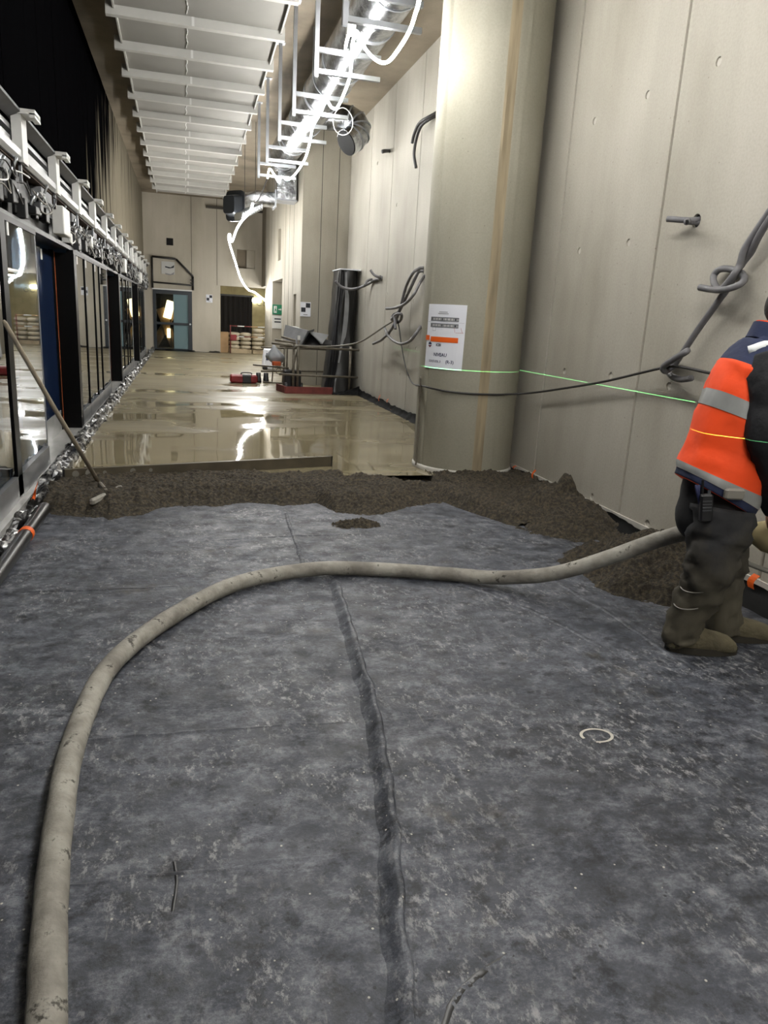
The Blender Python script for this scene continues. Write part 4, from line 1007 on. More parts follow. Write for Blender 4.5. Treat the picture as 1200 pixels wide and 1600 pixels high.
for i, (pp_, qq) in enumerate((((430, 531), (462, 536)), ((440, 528), (461, 534)), ((425, 536), (455, 540)))):
    a = gy(pp_, 13.98); b = gy(qq, 13.80)
    if i == 1: a.z += .022; b.z += .022
    o = MB().tube([a, b], .02, 8).build('scrap_tube', 'rust_tube', smooth=True); tag(o, 'loose steel tube lying over the railing end', 'tube', 'loose tubes on the railing')
a = gz((398, 572), SZ+.02); b = gy((455, 576), 15.0)
o = MB().tube([gy((396, 570), 15.6), gy((450, 577), 14.4)+Vector((0, 0, .022))], .018, 8).build('long_pole', 'rust_tube', smooth=True); tag(o, 'long thin steel pole resting across the railing base towards the toolbox', 'pole')
t = thing('steel_trestle', gz((432, 600), SZ), 'small steel trestle standing between the toolbox and railing', 'trestle')
q0 = gz((425, 598), SZ); q1 = gz((441, 600), SZ)
for p in (q0, q1): MB().cyl(p, p+Vector((.02, 0, .42)), .014, 8).build('leg', 'rust_tube', t, True)
MB().tube([q0+Vector((.02, 0, .42)), q1+Vector((.02, 0, .42))], .014, 8).build('bar', 'rust_tube', t, True)
MB().tube([q0+Vector((.14+.06*math.cos(a_), 0, .25+.06*math.sin(a_))) for a_ in [2*math.pi*i/16 for i in range(17)]], .01, 6).build('ring', 'rust_tube', t, True)
MB().tube([q0+Vector((-.2, -.1, .02)), q1+Vector((.1, -.1, .02))], .018, 8).build('foot_bar', 'rust_tube', t, True)
# red toolbox and black tool
tb = gz((381, 599), SZ)
t = thing('red_toolbox', tb, 'long red and black toolbox lying on the wet screed', 'toolbox')
MB().cbox(tb+Vector((0, .1, .09)), (.56, .26, .17), None, .03).build('body', 'red_plastic', t)
MB().cbox(tb+Vector((.06, .1, .09)), (.2, .275, .178), None, .02).build('centre_panel', 'dark_plastic', t)
MB().tube(crom([tb+Vector((-.05, .1, .17)), tb+Vector((-.03, .1, .21)), tb+Vector((.15, .1, .21)), tb+Vector((.17, .1, .17))], 4), .013, 8).build('handle', 'dark_plastic', t, True)
bt = gz((409, 598), SZ)
for i, dx in enumerate((-.06, .1)):
    t = thing('work_boot', bt+Vector((dx, 0, 0)), 'black work boot standing right beside the red toolbox', 'boot', 'pair of black boots')
    b0 = bt+Vector((dx, 0, 0))
    rings = [[b0+Vector((.06*s_*math.cos(a), .12+.12*l_*math.sin(a), z)) for a in [2*math.pi*q/14 for q in range(14)]] for z, s_, l_ in ((0, 1, 1), (.05, 1.05, 1), (.09, .95, .85), (.13, .85, .6), (.2, .85, .5))]
    MB().loft(rings).build('upper', 'dark_plastic', t, True)
    MB().loft([[b0+Vector((.066*math.cos(a), .12+.128*math.sin(a), z)) for a in [2*math.pi*q/14 for q in range(14)]] for z in (0, .025)]).build('sole', 'black_frame', t)

# ================================================================== END WALL THINGS
t = thing('door_2', (-.38, YE, SZ), 'dark blue framed glass door in the end wall', 'door'); t['kind'] = 'structure'
MB().box((-1.03, YE-.02, 1.97), (.26, YE+.08, 2.1)).build('head_frame', 'door_blue', t)
for a, b in ((-1.03, -.93), (.13, .26)): MB().box((a, YE-.02, .05), (b, YE+.08, 1.97)).build('stile', 'door_blue', t)
MB().box((-.93, YE-.01, .95), (.13, YE+.06, 1.03)).build('push_bar', 'door_blue', t)
MB().box((-.93, YE-.01, .05), (.13, YE+.06, .15)).build('bottom_rail', 'door_blue', t)
MB().box((-.93, YE+.02, .15), (-.36, YE+.03, 1.97)).build('pane', 'pane_clear', t)
MB().box((-.36, YE+.02, .15), (.13, YE+.03, 1.97)).build('frosted_pane', 'glass_door', t)
MB().box((-1.05, YE-.05, 2.1), (.27, YE+.02, 2.14)).build('lintel_strip', 'white_paint', t)
MB().cyl((.19, YE-.05, 1.0), (.19, YE-.02, 1.0), .03, 10).build('handle', 'galv', t)
# what is seen through the door: passage with leaning boards and an added amber glow
o = MB().box((-2.6, YE+2.4, 0), (1.0, YE+2.5, 3)).build('wall_passage', 'curtain'); tag(o, kind='structure')
t = thing('passage_glow', (-.52, YE+2.1, 1.1), 'warm glowing work lamp in the passage beyond the glass door', 'lamp')  # amber reflection of the door glass, put in as added glowing boxes
MB().cbox((-.55, YE+2.2, 1.45), (.3, .05, .65), RY(.25), .02).build('upper_glow_box', 'amber_glow', t); MB().cbox((-.57, YE+2.2, .6), (.14, .05, .35), None, .02).build('lower_glow_box', 'amber_glow', t)
MB().cyl((-.5, YE+2.2, -.0), (-.5, YE+2.2, 1.2), .02, 8).build('stand', 'frame_steel', t)
for a_, x_, y_ in ((.5, -.75, 2.36), (-.35, -.62, 2.29)):
    o = MB().cbox((x_, YE+y_, .78), (.3, .03, 1.5), RY(a_)).build('leaning_board', 'crate_wood'); tag(o, 'tan board leaning in the passage beyond the glass door', 'board', 'boards in the passage')
# tube frame above the door
t = thing('tube_frame', (-.4, YE-.1, 2.14), 'dark steel tube frame with one cut corner above the glass door', 'frame')
fp = [(-1.03, 2.14), (-1.03, 3.15), (-.25, 3.12), (.3, 2.6), (.3, 2.14)]
pts = [Vector((x, YE-.08, z)) for x, z in fp]
for a, b in zip(pts, pts[1:]): MB().tube([a, b], .035, 10).build('tube', 'frame_steel', t, True)
MB().tube([Vector((-1.03, YE-.08, 2.33)), Vector((.3, YE-.08, 2.3))], .028, 10).build('mid_tube', 'frame_steel', t, True)
for z in (2.36, 2.46): MB().box((.2, YE-.12, z), (.32, YE-.05, z+.03)).build('clamp', 'frame_steel', t)
def sign(name, p0, p1, Y, label, m='paper'):
    a = gy(p0, Y); b = gy(p1, Y); t = thing(name, (a.x, Y, b.z), label, 'sign'); MB().box((a.x, Y-.012, b.z), (b.x, Y, a.z)).build('plate', m, t); return t, a, b
t, a, b = sign('paper_notice', (252, 408), (273, 429), YE-.002, 'pale notice with two curved drawings taped on the wall inside the tube frame', 'paper_grey')
for dz in (.12, .34):
    MB().prism([(a.x+.12, a.z-dz-.03), (a.x+.3, a.z-dz-.06), (a.x+.42, a.z-dz+.02), (a.x+.4, a.z-dz-.07), (a.x+.25, a.z-dz-.1), (a.x+.12, a.z-dz-.07)], 'y', YE-.019, YE-.0145).build('drawing', 'ink' if dz < .2 else 'ink_grey', t)
def checker(name, p0, p1, Y, label):
    t, a, b = sign(name, p0, p1, Y, label)
    w = (b.x-a.x); h = (a.z-b.z); q = w*.42
    MB().box((a.x+w*.52, Y-.016, a.z-q-.02), (a.x+w*.95, Y-.0125, a.z-.02)).build('dark_square', 'ink', t)
    MB().box((a.x+w*.08, Y-.016, a.z-2*q-.02), (a.x+w*.50, Y-.0125, a.z-q-.02)).build('dark_square', 'ink', t)
    MB().box((a.x+w*.3, Y-.016, b.z+h*.1), (a.x+w*.7, Y-.0125, b.z+h*.16)).build('print_line', 'ink_grey', t)
checker('survey_target', (322, 460), (332, 473), YE, 'small survey target sheet with two dark squares on the end wall')
checker('survey_target', (469.5, 471.5), (485, 495), YP, 'survey target sheet with two dark squares on the pier face by the railing')
# exit sign and white placard in the pier flank doorway
Yx = 20.88
a = gx((420.5, 480), XP+.0); 
def flank_sign(y0_, y1_, z0, z1, name, m, label):
    t = thing(name, (XP+.02, Yx, z0), label, 'sign'); MB().box((XP+.0, Yx-.015, z0), (XP+.26, Yx, z1)).build('plate', m, t); return t
t = flank_sign(0, 0, 1.5, 1.76, 'exit_sign', 'green_sign', 'green emergency exit sign with white running figure in the pier doorway')
mb = MB(); X0 = XP+.07
mb.prism([(X0-.03, 1.54), (X0+.05, 1.54), (X0+.05, 1.72), (X0-.03, 1.72)], 'y', Yx-.018, Yx-.0155); mb.build('door_mark', 'white_paint', t)
mb = MB(); mb.prism([(X0-.01, 1.56), (X0+.005, 1.56), (X0+.02, 1.61), (X0+.03, 1.57), (X0+.045, 1.57), (X0+.035, 1.63), (X0+.03, 1.66), (X0+.0, 1.66)], 'y', Yx-.021, Yx-.0185); mb.tube([(X0+.018, Yx-.0185, 1.685), (X0+.018, Yx-.021, 1.685)], .014, 10); mb.build('running_figure', 'green_sign', t)
mb = MB(); mb.prism([(X0+.1, 1.625), (X0+.15, 1.625), (X0+.15, 1.60), (X0+.18, 1.635), (X0+.15, 1.67), (X0+.15, 1.645), (X0+.1, 1.645)], 'y', Yx-.018, Yx-.0155); mb.build('arrow', 'white_paint', t)
t = flank_sign(0, 0, 1.12, 1.47, 'placard', 'paper_grey', 'white printed placard below the green exit sign')
for z in (1.36, 1.28): MB().box((XP+.06, Yx-.018, z), (XP+.24, Yx-.0155, z+.035)).build('print_line', 'ink', t)
# dark curtain, pallets with cement bags, barrier in the recess
t = thing('dark_curtain', (1.85, YE+1.4, SZ), 'dark brown curtain closing the doorway in the block wall', 'curtain')
MB().grid(lambda u, v: (1.3+u*1.15, YE+1.5+.04*math.sin(u*40)*(1-.3*v), .05+v*2.02), 60, 6).build('cloth', 'curtain', t, True)
MB().box((1.25, YE+1.46, 2.06), (2.5, YE+1.54, 2.12)).build('rail', 'frame_steel', t)
def bag(c, sx_, sy_, sz_, rz, name='cement_bag', label='', group='', m='cement_bag'):
    rings = []
    for i in range(7):
        v = -1+2*i/6; k = (1-abs(v)**4*.75)
        rings.append([RZ(rz) @ Vector((sx_/2*v, sy_/2*k*math.copysign(abs(math.cos(a))**.7, math.cos(a)), sz_/2*(.35+.65*k)*math.copysign(abs(math.sin(a))**.7, math.sin(a)))) + Vector(c) for a in [2*math.pi*q/12 for q in range(12)]])
    o = MB().loft(rings).build(name, m, smooth=True); return tag(o, label, 'bag', group)
for px_, lab, nl in ((1.94, 'wooden pallet carrying bags before the dark curtain', 4), (2.79, 'wooden pallet carrying bags before the yellow block wall', 5)):
    t = thing('pallet', (px_, YE+.75, SZ), lab, 'pallet')
    for j in range(5): MB().box((px_-.4, YE+.35+j*.19, SZ+.1), (px_+.4, YE+.47+j*.19, SZ+.125)).build('deck_board', 'pallet_wood', t)
    for j in range(3): MB().box((px_-.4, YE+.36+j*.36, SZ-.005), (px_+.4, YE+.45+j*.36, SZ+.1)).build('bearer', 'pallet_wood', t)
    for L_ in range(nl):
        for c_ in range(2):
            bag((px_-.203+.406*c_+R.uniform(-.006, .006), YE+.7+R.uniform(-.03, .03), SZ+.2+.15*L_), .405, .5, .156, R.uniform(-.035, .035), label='pale cement bag stacked '+('before the dark curtain' if px_ < 2 else 'before the yellow block wall'), group='cement bags on the '+('curtain' if px_ < 2 else 'block wall')+' pallet')
o = MB().cbox((1.37, YE+.46, SZ+.36), (.3, .3, .72), None, .01).build('wooden_crate', 'crate_wood')
tag(o, 'upright tan wooden crate at the left edge of the recess', 'crate')
o = MB().cbox((1.86, YE+.24, SZ+.08), (.62, .06, .16), None, .005).build('timber_plank', 'pallet_wood'); tag(o, 'pale timber plank lying at the foot of the recess', 'plank')
t = thing('barrier', (2.2, YE+.1, SZ), 'thin red and white site barrier across the recess in the end wall', 'barrier')
for x in (1.57, 3.0): MB().cyl((x, YE+.1, -.02), (x, YE+.1, 1.05), .018, 8).build('post', 'red_board', t, True)
for z in (1.02, .66):
    for j in range(6): MB().cyl((1.57+j*.24, YE+.1, z), (1.57+(j+1)*.24, YE+.1, z), .018, 8).build('rail_section', 'white_paint' if j in (1, 4) else ('red_board' if j < 3 else 'crate_wood'), t, True)
o = MB().cbox((1.68, YE+.05, .62), (.2, .02, .2), None, .004).build('red_placard', 'red_plastic'); tag(o, 'small red placard hanging on the site barrier', 'sign')
t = thing('wall_lamp', (2.75, YE+1.6, 1.9), 'small white bulkhead lamp with wire loops on the yellow block wall', 'lamp')
MB().cbox((2.62, YE+1.6, 1.96), (.32, .08, .13), None, .02).build('housing', 'bulkhead_lamp', t)
for x in (2.72, 2.92): MB().tube([(x+.07*math.cos(a), YE+1.6, 1.85+.07*math.sin(a)) for a in [2*math.pi*q/16 for q in range(17)]], .008, 6).build('wire_loop', 'cable', t)
o = MB(); 
mb = MB().grid(lambda u, v: (-.98+u*2.23, YE-.06-.12*v, SZ+max(0, (.05+.09*max(0, fbm(u*7, 2)))*(1-v)*(1 if u < .6 or fbm(u*5, 8) > 0 else .2))), 60, 5)
tag(mb.build('black_sheet_scrap', 'black_sheet', smooth=True), 'crumpled black sheet edge lying along the foot of the end wall door', 'sheet')

# ================================================================== ORANGE TAPE TABS ON THE RIGHT WALL FOOT
for p, w, h in (((776, 738), .04, .06), ((806, 730), .025, .03), ((836, 741), .03, .085), ((878, 753), .03, .04), ((1060, 851), .045, .05), ((1180, 908), .05, .085), ((594, 622), .03, .1), ((607, 626), .03, .06), ((611, 642), .05, .06)):
    c = gx(p, XR-.05); th = MB()
    th.grid(lambda u, v: (c.x-.012*math.sin(3*v)-.02*(1-v), c.y+(u-.5)*w+.01*math.sin(4*v), c.z+(v-.5)*h), 2, 5)
    o = th.build('tape_tab', 'tape_orange'); md = o.modifiers.new('thick', 'SOLIDIFY'); md.thickness = .002
    lab = 'small orange tape tab at the foot of the round column' if p[0] in (776, 806) else 'orange tape tab on the wall foot by the tall mortar heap' if p[0] in (836, 878) else 'orange tape tab on the wall foot behind the hose' if p[0] == 1060 else 'large curled orange tape tab on the wall foot beyond the worker legs' if p[0] == 1180 else 'orange tape tab on the black wall foot between the column and railing'
    tag(o, lab, 'tape', 'orange tape tabs along the wall foot')

# ================================================================== PUMP HOSE
hp_ = [gz((70, 1720), .045)]+[gz(p, .045) for p in ((72, 1600), (75, 1500), (80, 1400), (90, 1300), (105, 1200), (130, 1120), (165, 1050), (215, 1000), (290, 950), (360, 915), (430, 897), (510, 888), (600, 890), (690, 896))]
hp_ = [Vector((-.2, .4, .045)), Vector((-.26, .9, .045))] + hp_[1:]
hp_ += [gy((760, 902), 3.78), gy((820, 901), 3.62), gy((880, 893), 3.47), (gy((960, 868), 3.3)), gy((1030, 843), 3.16), gy((1090, 828), 3.06), Vector((2.70, 3.03, .58)), Vector((2.84, 2.95, .55))]
t = thing('pump_hose', (0, 3, 0), 'thick cement caked pump hose curving across the floor to the worker', 'hose')
hpath = crom(hp_, 8)
def cak(path, r, n=18):
    rings = []; N = None
    for i, p in enumerate(path):
        tt = (path[min(i+1, len(path)-1)]-path[max(i-1, 0)]).normalized()
        if N is None: N = Vector((0, 0, 1))
        N = (N-tt*N.dot(tt)).normalized(); B_ = tt.cross(N)
        rings.append([p+(N*math.cos(a)+B_*math.sin(a))*r*(1+.05*fbm(p.x*9+math.cos(a), p.y*9+math.sin(a), a*.0)) for a in [2*math.pi*q/n for q in range(n)]])
    return MB().loft(rings)
cak(hpath, .042).build('hose_tube', 'hose', t, True)
for i in (8*12+4, ):
    pass
MB().tube([Vector((2.80, 2.97, .555)), Vector((2.86, 2.93, .545)), Vector((3.02, 2.84, .50)), Vector((3.06, 2.82, .47))], [.05, .085, .085, .07], 18).build('nozzle', 'nozzle', t, True)
MB().tube(crom([Vector((2.70, 3.055, .56)), Vector((2.735, 3.06, .46)), Vector((2.82, 2.96, .38)), Vector((3.1, 2.8, .31))], 5), .014, 8).build('nozzle_rope', 'cable_grey', t, True)

# ================================================================== WORKER
FD = Vector((.93, -.37, 0)).normalized()          # facing: across the hall to the right wall
SD = Vector((FD.y, -FD.x, 0))                      # his right-hand side... towards the camera when negative
SD = -Vector((-FD.y, FD.x, 0))                     # camera side = his right? (left is FD rotated +90)
LEFTV = Vector((-FD.y, FD.x, 0))                   # away from camera
NEARV = -LEFTV                                     # towards the camera
wk = thing('person', (2.45, 2.82, 0), 'worker in orange and navy high visibility jacket holding the pump hose', 'person')
def P3(p, Y): return gy(p, Y)
hipC = P3((1120, 790), 2.84); chest = P3((1156, 630), 2.84); sh = P3((1180, 566), 2.84); neck = P3((1200, 528), 2.84)
headC = neck + Vector((.065, -.02, .14))
nhip = hipC + NEARV*.09 + Vector((0, 0, -.02)); fhip = hipC + LEFTV*.09 + Vector((0, 0, -.02))
nknee = P3((1112, 880), 2.72); nank = P3((1066, 984), 2.80)
fknee = P3((1132, 880), 2.93); fank = P3((1128, 972), 2.90)
nsh = sh + NEARV*.19 + Vector((.01, 0, -.03)); fsh = sh + LEFTV*.19 + Vector((.01, 0, -.03))
nelb = P3((1196, 690), 2.62); nwr = Vector((2.735, 2.77, .69))
felb = fsh + Vector((.1, -.0, -.28)); fwr = Vector((2.88, 3.0, .728))
# body: one skinned mesh
sv = []; se = []; sr = []
def V(p, r, par=None):
    sv.append(Vector(p)); sr.append(r if isinstance(r, tuple) else (r, r))
    if par is not None: se.append((par, len(sv)-1))
    return len(sv)-1
iP = V(hipC, (.14, .11)); iW = V(hipC.lerp(chest, .5), (.13, .105), iP); iC = V(chest, (.15, .115), iW); iS = V(sh+Vector((0, 0, -.02)), (.12, .09), iC)
iN = V(neck, .058, iS); iH0 = V(headC+Vector((-.01, 0, -.05)), .055, iN)
for kn, an, hp2 in ((nknee, nank, nhip), (fknee, fank, fhip)):
    a = V(hp2, .085, iP); b = V(kn, .06, a); c = V(an, .032, b); V(an+FD*.1+Vector((0, 0, -.06)), .02, c)
def arm(shd, el, wr, tgt):
    a = V(shd, .058, iS); b = V(el, .046, a); c = V(wr, .03, b)
    d = (tgt-wr).normalized(); pal = V(wr+d*.06, (.036, .022), c)
    side = d.cross(Vector((0, 0, 1))).normalized(); nrm = side.cross(d)
    base = wr+d*.085
    for q in range(4):
        off = nrm*(.027-.018*q)
        L1 = (.036, .042, .039, .03)[q]
        f1 = V(base+off, .0105, pal); f2 = V(base+off+d*L1*.7+side*.012, .0092, f1); f3 = V(base+off+d*L1*.9+side*.04, .0085, f2); V(base+off+d*L1*.45+side*.06, .0075, f3)
    t1 = V(wr+d*.035+nrm*.036, .012, pal); t2 = V(wr+d*.06+nrm*.058+side*.012, .0105, t1); V(wr+d*.08+nrm*.062+side*.034, .0085, t2)
arm(nsh, nelb, nwr, Vector((2.80, 2.92, .59))); arm(fsh, felb, fwr, Vector((2.93, 2.95, .60)))
me = D.meshes.new('body'); me.from_pydata(sv, se, []); o = D.objects.new('body', me); COL.objects.link(o)
sk = o.modifiers.new('skin', 'SKIN'); sk.use_smooth_shade = True
for i, r in enumerate(sr): me.skin_vertices[0].data[i].radius = r
me.skin_vertices[0].data[0].use_root = True
ssd = o.modifiers.new('sub', 'SUBSURF'); ssd.levels = 2; ssd.render_levels = 2
dg = bpy.context.evaluated_depsgraph_get(); dg.update(); me2 = D.meshes.new_from_object(o.evaluated_get(dg)); D.objects.remove(o)
me2.name = 'body'; me2.materials.clear(); me2.materials.append(MATS['skin']); o = D.objects.new('body', me2); COL.objects.link(o); child(o, wk)
# the head joins the same body mesh
def head_pt(f, l, u, k=1.0):
    d = math.sqrt(f*f+l*l+u*u); f /= d; l /= d; u /= d
    w = .078; dp = .096; hh_ = .118
    if u < 0: w *= 1-.38*u*u; dp *= 1-.12*u*u
    x = dp*f; y = w*l; z = hh_*u
    if f > 0:
        x += .024*math.exp(-((l/.13)**2+((u+.14)/.16)**2)) + .008*math.exp(-((l/.12)**2+((u-.08)/.2)**2))
        x -= .009*(math.exp(-(((l-.34)/.16)**2+((u-.07)/.12)**2))+math.exp(-(((l+.34)/.16)**2+((u-.07)/.12)**2)))
        x += .006*math.exp(-((l/.28)**2+((u+.48)/.09)**2)) + .012*math.exp(-((l/.3)**2+((u+.82)/.2)**2))
    return headC + (FD*x+LEFTV*y+Vector((0, 0, z)))*k
hb = MB()
hb.grid(lambda a, b: head_pt(math.cos(2*math.pi*a)*math.sin(math.pi*(.001+.998*b)), math.sin(2*math.pi*a)*math.sin(math.pi*(.001+.998*b)), -math.cos(math.pi*(.001+.998*b))), 48, 32)
for s_ in (1, -1):
    c_ = headC+LEFTV*s_*.08-FD*.008+Vector((0, 0, .0))
    hb.loft([[c_+LEFTV*s_*o_+(FD*math.cos(q*math.pi/6)*.018+Vector((0, 0, math.sin(q*math.pi/6)*.032)))*k_ for q in range(12)] for o_, k_ in ((-.012, .6), (0, .8), (.008, 1), (.013, .95), (.011, .6))])
bmj = bmesh.new(); bmj.from_mesh(me2)
vs_ = [bmj.verts.new(v) for v in hb.v]
for f_ in hb.f: bmj.faces.new([vs_[i] for i in f_])
bmesh.ops.remove_doubles(bmj, verts=vs_, dist=.0004); bmesh.ops.recalc_face_normals(bmj, faces=bmj.faces); bmj.to_mesh(me2); bmj.free()
me2.polygons.foreach_set('use_smooth', [True]*len(me2.polygons))
# face and hair
for s_ in (1, -1):
    c = head_pt(.93, .34*s_, .07); mb = MB()
    mb.loft([[c+FD*(.006*math.sin(v)-.002)+LEFTV*(.013*math.cos(v)*math.cos(a))+Vector((0, 0, .007*math.cos(v)*math.sin(a))) for a in [2*math.pi*q/10 for q in range(10)]] for v in (0, .5, 1.0, 1.4)]); mb.build('eye', 'eye_white', wk, True)
    MB().tube([c+FD*.0035, c+FD*.0055], .005, 8).build('iris', 'hair', wk)
    MB().tube([head_pt(.95, .14*s_, .24, 1.01), head_pt(.93, .34*s_, .29, 1.01), head_pt(.85, .52*s_, .22, 1.01)], .005, 6).build('eyebrow', 'hair', wk)
MB().tube([head_pt(.9, .24, -.48, 1.005), head_pt(.95, 0, -.47, 1.01), head_pt(.9, -.24, -.48, 1.005)], [.003, .006, .003], 8).build('mouth', 'red_board', wk, True)
def hairf(u, v):
    a = 2*math.pi*u; lowe = -.55+.9*ss(-.35, .55, math.cos(a)); e = lowe+(1.555-lowe)*v
    return head_pt(math.cos(a)*math.cos(e), math.sin(a)*math.cos(e), math.sin(e), 1.055+.02*fbm(u*20, v*8)-.05*(1-ss(0, .12, v)))
MB().grid(hairf, 48, 16).build('hair', 'hair', wk, True)
# lofted garments
def frame(p, q, ref):
    t_ = (q-p).normalized(); a = (ref-t_*ref.dot(t_)).normalized(); return a, t_.cross(a)
def garment(path, rad, ref, n=28, wr=.012, fq=9, seed=0, k=5, cap=False, tilt=0.0):
    pts = crom(path, k); rr = []
    for i in range(len(pts)):
        f = i/k; j = min(int(f), len(rad)-2); w = f-j; rr.append((rad[j][0]*(1-w)+rad[j+1][0]*w, rad[j][1]*(1-w)+rad[j+1][1]*w))
    rings = []
    for i, p in enumerate(pts):
        a, b = frame(pts[max(i-1, 0)], pts[min(i+1, len(pts)-1)], ref)
        rg = []
        for q in range(n):
            th = 2*math.pi*q/n; wv = 1+wr/rr[i][0]*fbm(math.cos(th)*1.1+seed, math.sin(th)*1.1, p.z*fq)+wr*.5/rr[i][0]*fbm(math.cos(th)*2.5, math.sin(th)*2.5+seed, p.z*fq*2)
            v_ = a*rr[i][0]*math.cos(th)*wv+b*rr[i][1]*math.sin(th)*wv; rg.append(p+v_+Vector((0, 0, -tilt*v_.dot(FD))))
        rings.append(rg)
    return rings
# trousers: seat plus two legs
mb = MB()
seat = garment([hipC+Vector((.01, 0, .17)), hipC+Vector((0, 0, .06)), hipC+Vector((-.01, 0, -.06)), hipC+Vector((0, 0, -.13))], [(.165, .15), (.175, .16), (.172, .16), (.14, .13)], FD, 32, .008, 7, 1)
mb.loft(seat)
mb.loft(garment([nhip+Vector((0, 0, .03)), nhip.lerp(nknee, .5), nknee+Vector((.0, 0, .04)), nknee+Vector((-.005, 0, -.05)), nknee.lerp(nank, .45), nank+Vector((0, 0, .03)), nank+Vector((.01, 0, -.05))], [(.135, .115), (.138, .115), (.118, .10), (.108, .095), (.095, .09), (.082, .08), (.085, .085)], FD, 32, .024, 17, 2))
mb.loft(garment([fhip+Vector((0, 0, .03)), fhip.lerp(fknee, .5), fknee+Vector((.0, 0, .04)), fknee+Vector((0, 0, -.05)), fknee.lerp(fank, .45), fank+Vector((0, 0, .03)), fank+Vector((.01, 0, -.05))], [(.13, .11), (.128, .11), (.11, .10), (.1, .095), (.09, .088), (.08, .08), (.082, .082)], FD, 32, .022, 17, 5))
tr = mb.build('trousers', 'trousers', wk, True)
for i, (zz1, zz2) in enumerate(((.0, .0),)):
    for f_, s_ in ((.25, 0), (.5, .03)):
        p = nknee.lerp(nank, f_); a, b = frame(nknee, nank, FD)
        MB().tube([p+a*(.106-.012*f_)*math.cos(th)+b*(.1-.012*f_)*math.sin(th)+Vector((0, 0, .06*math.cos(th))) for th in [math.pi*(.55+.7*q/14) for q in range(15)]], .003, 5).build('seam_piping', 'cable_grey', wk)
# boots
for an, nm in ((nank, 0), (fank, 1)):
    base = Vector((an.x+.025, an.y, 0)); fd = Vector((.95, -.30, 0)).normalized(); sd = Vector((-fd.y, fd.x, 0))
    prof = [(-.08, .046, .01, .085), (-.065, .055, .0, .11), (.0, .058, .0, .14), (.06, .058, .0, .12), (.12, .06, .0, .10), (.18, .06, .0, .088), (.225, .052, .0, .075), (.25, .036, .0, .055), (.262, .015, .01, .035)]
    rings = []
    for x, w, z0, z1 in prof:
        rg = []
        for q in range(16):
            a = 2*math.pi*q/16; cz = (z0+z1)/2; hz = (z1-z0)/2
            rg.append(base+fd*(x-.01)+sd*w*math.copysign(abs(math.cos(a))**.6, math.cos(a))+Vector((0, 0, cz+hz*math.copysign(abs(math.sin(a))**.7, math.sin(a))+.012)))
        rings.append(rg)
    b_ = MB().loft(rings).build('boot', 'boot', wk, True)
    MB().loft([[base+fd*(.085+.178*math.cos(a)*(1.0))+sd*(.062-.006*math.cos(a))*math.sin(a)+Vector((0, 0, z)) for a in [2*math.pi*q/24 for q in range(24)]] for z in (.004, .038)]).build('boot_sole', 'boot_sole', wk, 'auto')
    MB().loft(garment([an+Vector((0, 0, .02)), Vector((an.x, an.y, .10)), Vector((an.x, an.y, .06))], [(.06, .058), (.058, .056), (.05, .05)], fd, 18, .004, 9)).build('boot_shaft', 'boot', wk, True)
# jacket
jp = [hipC+Vector((-.035, 0, .055)), hipC+Vector((-.02, 0, .12)), hipC.lerp(chest, .45)+Vector((-.015, 0, .05)), chest+Vector((-.005, 0, 0)), chest.lerp(sh, .6), sh+Vector((.005, 0, .0)), sh.lerp(neck, .45)+Vector((.015, 0, .01)), neck+Vector((.0, 0, .0))]
jr = [(.19, .19), (.195, .195), (.172, .19), (.16, .205), (.15, .215), (.115, .185), (.085, .115), (.072, .078)]
jk = garment(jp, jr, FD, 40, .013, 6, 3, 6, tilt=.24)
mb = MB(); mb.loft(jk); n = 40
NR = len(jk)
for i in range(len(mb.f)):
    if len(mb.f[i]) == 4:
        row = i//n; mb.mi[i] = 1 if (row < 4 or row >= NR-18) else 0
jo = mb.build('jacket', ['hi_vis', 'navy_cloth'], wk, True)
def band(r0_, r1_, off, m, name):
    mb = MB(); rg = []
    for i in range(r0_, r1_+1):
        c = sum(jk[i], Vector())/n; rg.append([c+(p-c)*(1+off) for p in jk[i]])
    mb.loft(rg, cap=False); o = mb.build(name, m, jo, True); o.matrix_parent_inverse = Matrix(); return o
band(4, 7, .012, 'reflective', 'reflective_band'); band(16, 18, .012, 'reflective', 'reflective_band')
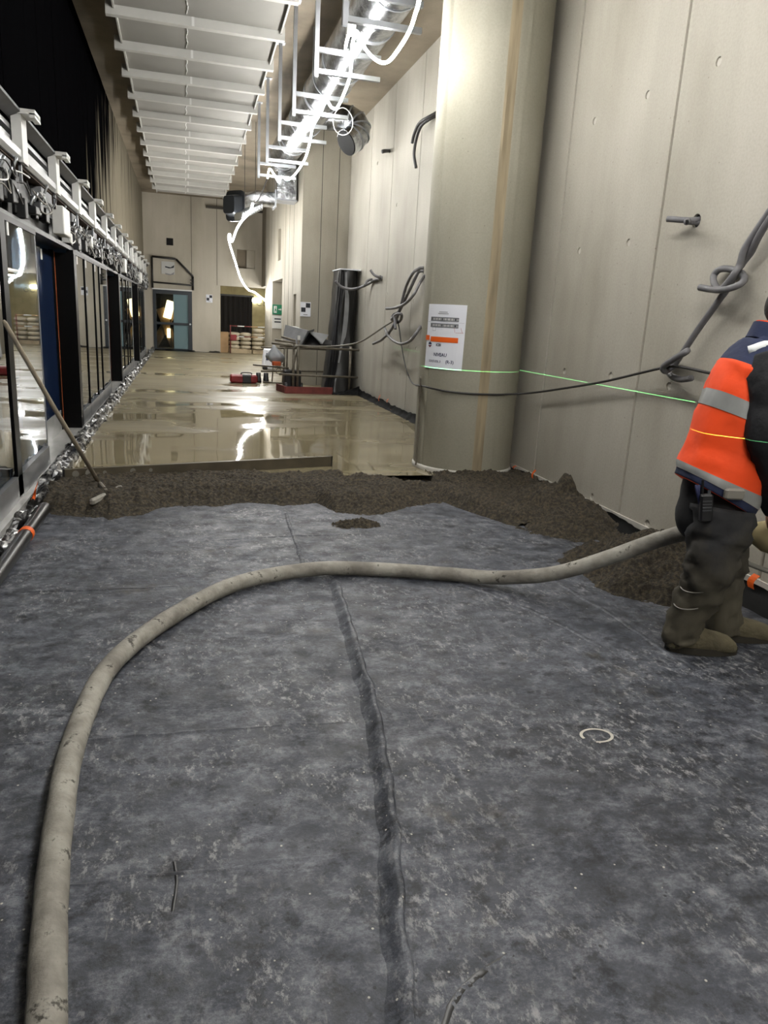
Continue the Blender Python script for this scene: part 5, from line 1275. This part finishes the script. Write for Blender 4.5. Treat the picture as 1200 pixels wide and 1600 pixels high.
# slanting white piping over the shoulders
for s_ in (0, 1):
    pts = []
    for q in range(0, 9):
        row = NR-14+q; th = math.pi*(1.0+(.24+.045*q)*(1 if s_ else -1)); c = sum(jk[row], Vector())/n
        f = (th/(2*math.pi)*n) % n; j = int(f) % n; p = jk[row][j].lerp(jk[row][(j+1) % n], f-int(f)); pts.append((c+(p-c)*1.03, (p-c).normalized()))
    mb = MB(); rg = []
    for i, (p, nr_) in enumerate(pts):
        d = (pts[min(i+1, len(pts)-1)][0]-pts[max(i-1, 0)][0]).normalized(); w_ = d.cross(nr_).normalized()*.02
        rg.append([p-w_, p+w_, p+w_-nr_*.01, p-w_-nr_*.01])
    mb.loft(rg).build('shoulder_band', 'white_piping', jo, True)
cl = garment([neck+Vector((-.015, 0, -.02)), neck+Vector((.005, 0, .05))], [(.085, .085), (.08, .075)], FD, 24, .003, 5); MB().loft(cl, cap=False).build('collar', 'navy_cloth', jo, True)
cl = garment([neck+Vector((.0, 0, .0)), neck+Vector((.01, 0, .065))], [(.074, .074), (.072, .068)], FD, 24, .003, 5); MB().loft(cl, cap=False).build('collar_lining', 'hi_vis', jo, True)
for shd, el, wr, sd_ in ((nsh, nelb, nwr, 7), (fsh, felb, fwr, 9)):
    rg = garment([shd+Vector((-.01, 0, .05))+(shd-sh)*-.25, shd+Vector((0, 0, -.03)), shd.lerp(el, .5), el, el.lerp(wr, .5), wr+(el-wr)*.1], [(.07, .065), (.098, .085), (.088, .078), (.08, .07), (.068, .062), (.05, .048)], FD, 24, .014, 13, sd_)
    MB().loft(rg).build('sleeve', 'black_cloth', jo, True)
# belt pouch seen at the hip, radio in the back pocket
pz = P3((1147, 772), 2.645)
MB().cbox(pz, (.09, .03, .05), RZ(-.2), .008).build('belt_pouch', 'cable_grey', wk)
rp_ = P3((1103, 790), 2.70)
t = thing('handheld_radio', rp_, 'black handheld radio with stubby antenna in the worker back pocket', 'radio')
Mr = Matrix.Translation(rp_) @ RZ(-.35) @ RY(-.12)
MB().cbox((0, 0, -.01), (.055, .035, .13), None, .008).build('body', 'dark_plastic', t).data.transform(Mr)
for j in range(4): MB().box((-.02, -.021, .02-.014*j), (.02, -.017, .027-.014*j)).build('grille_slot', 'mech_grey', t).data.transform(Mr)
MB().cyl((-.018, 0, .055), (-.018, 0, .12), .006, 8).build('antenna', 'steel_dark', t).data.transform(Mr)
MB().cyl((.012, 0, .055), (.012, 0, .07), .007, 8).build('knob', 'galv', t).data.transform(Mr)
p = P3((1090, 775), 2.72)
t = thing('pliers', p, 'pair of grey pliers tucked in the worker back pocket beside the radio', 'pliers')
for s_ in (-1, 1): MB().tube([p+Vector((-.01+.008*s_, 0, .05)), p+Vector((.0+.004*s_, 0, .01)), p+Vector((.02, 0, -.04))], .006, 6).build('handle', 'ink_navy', t, True)
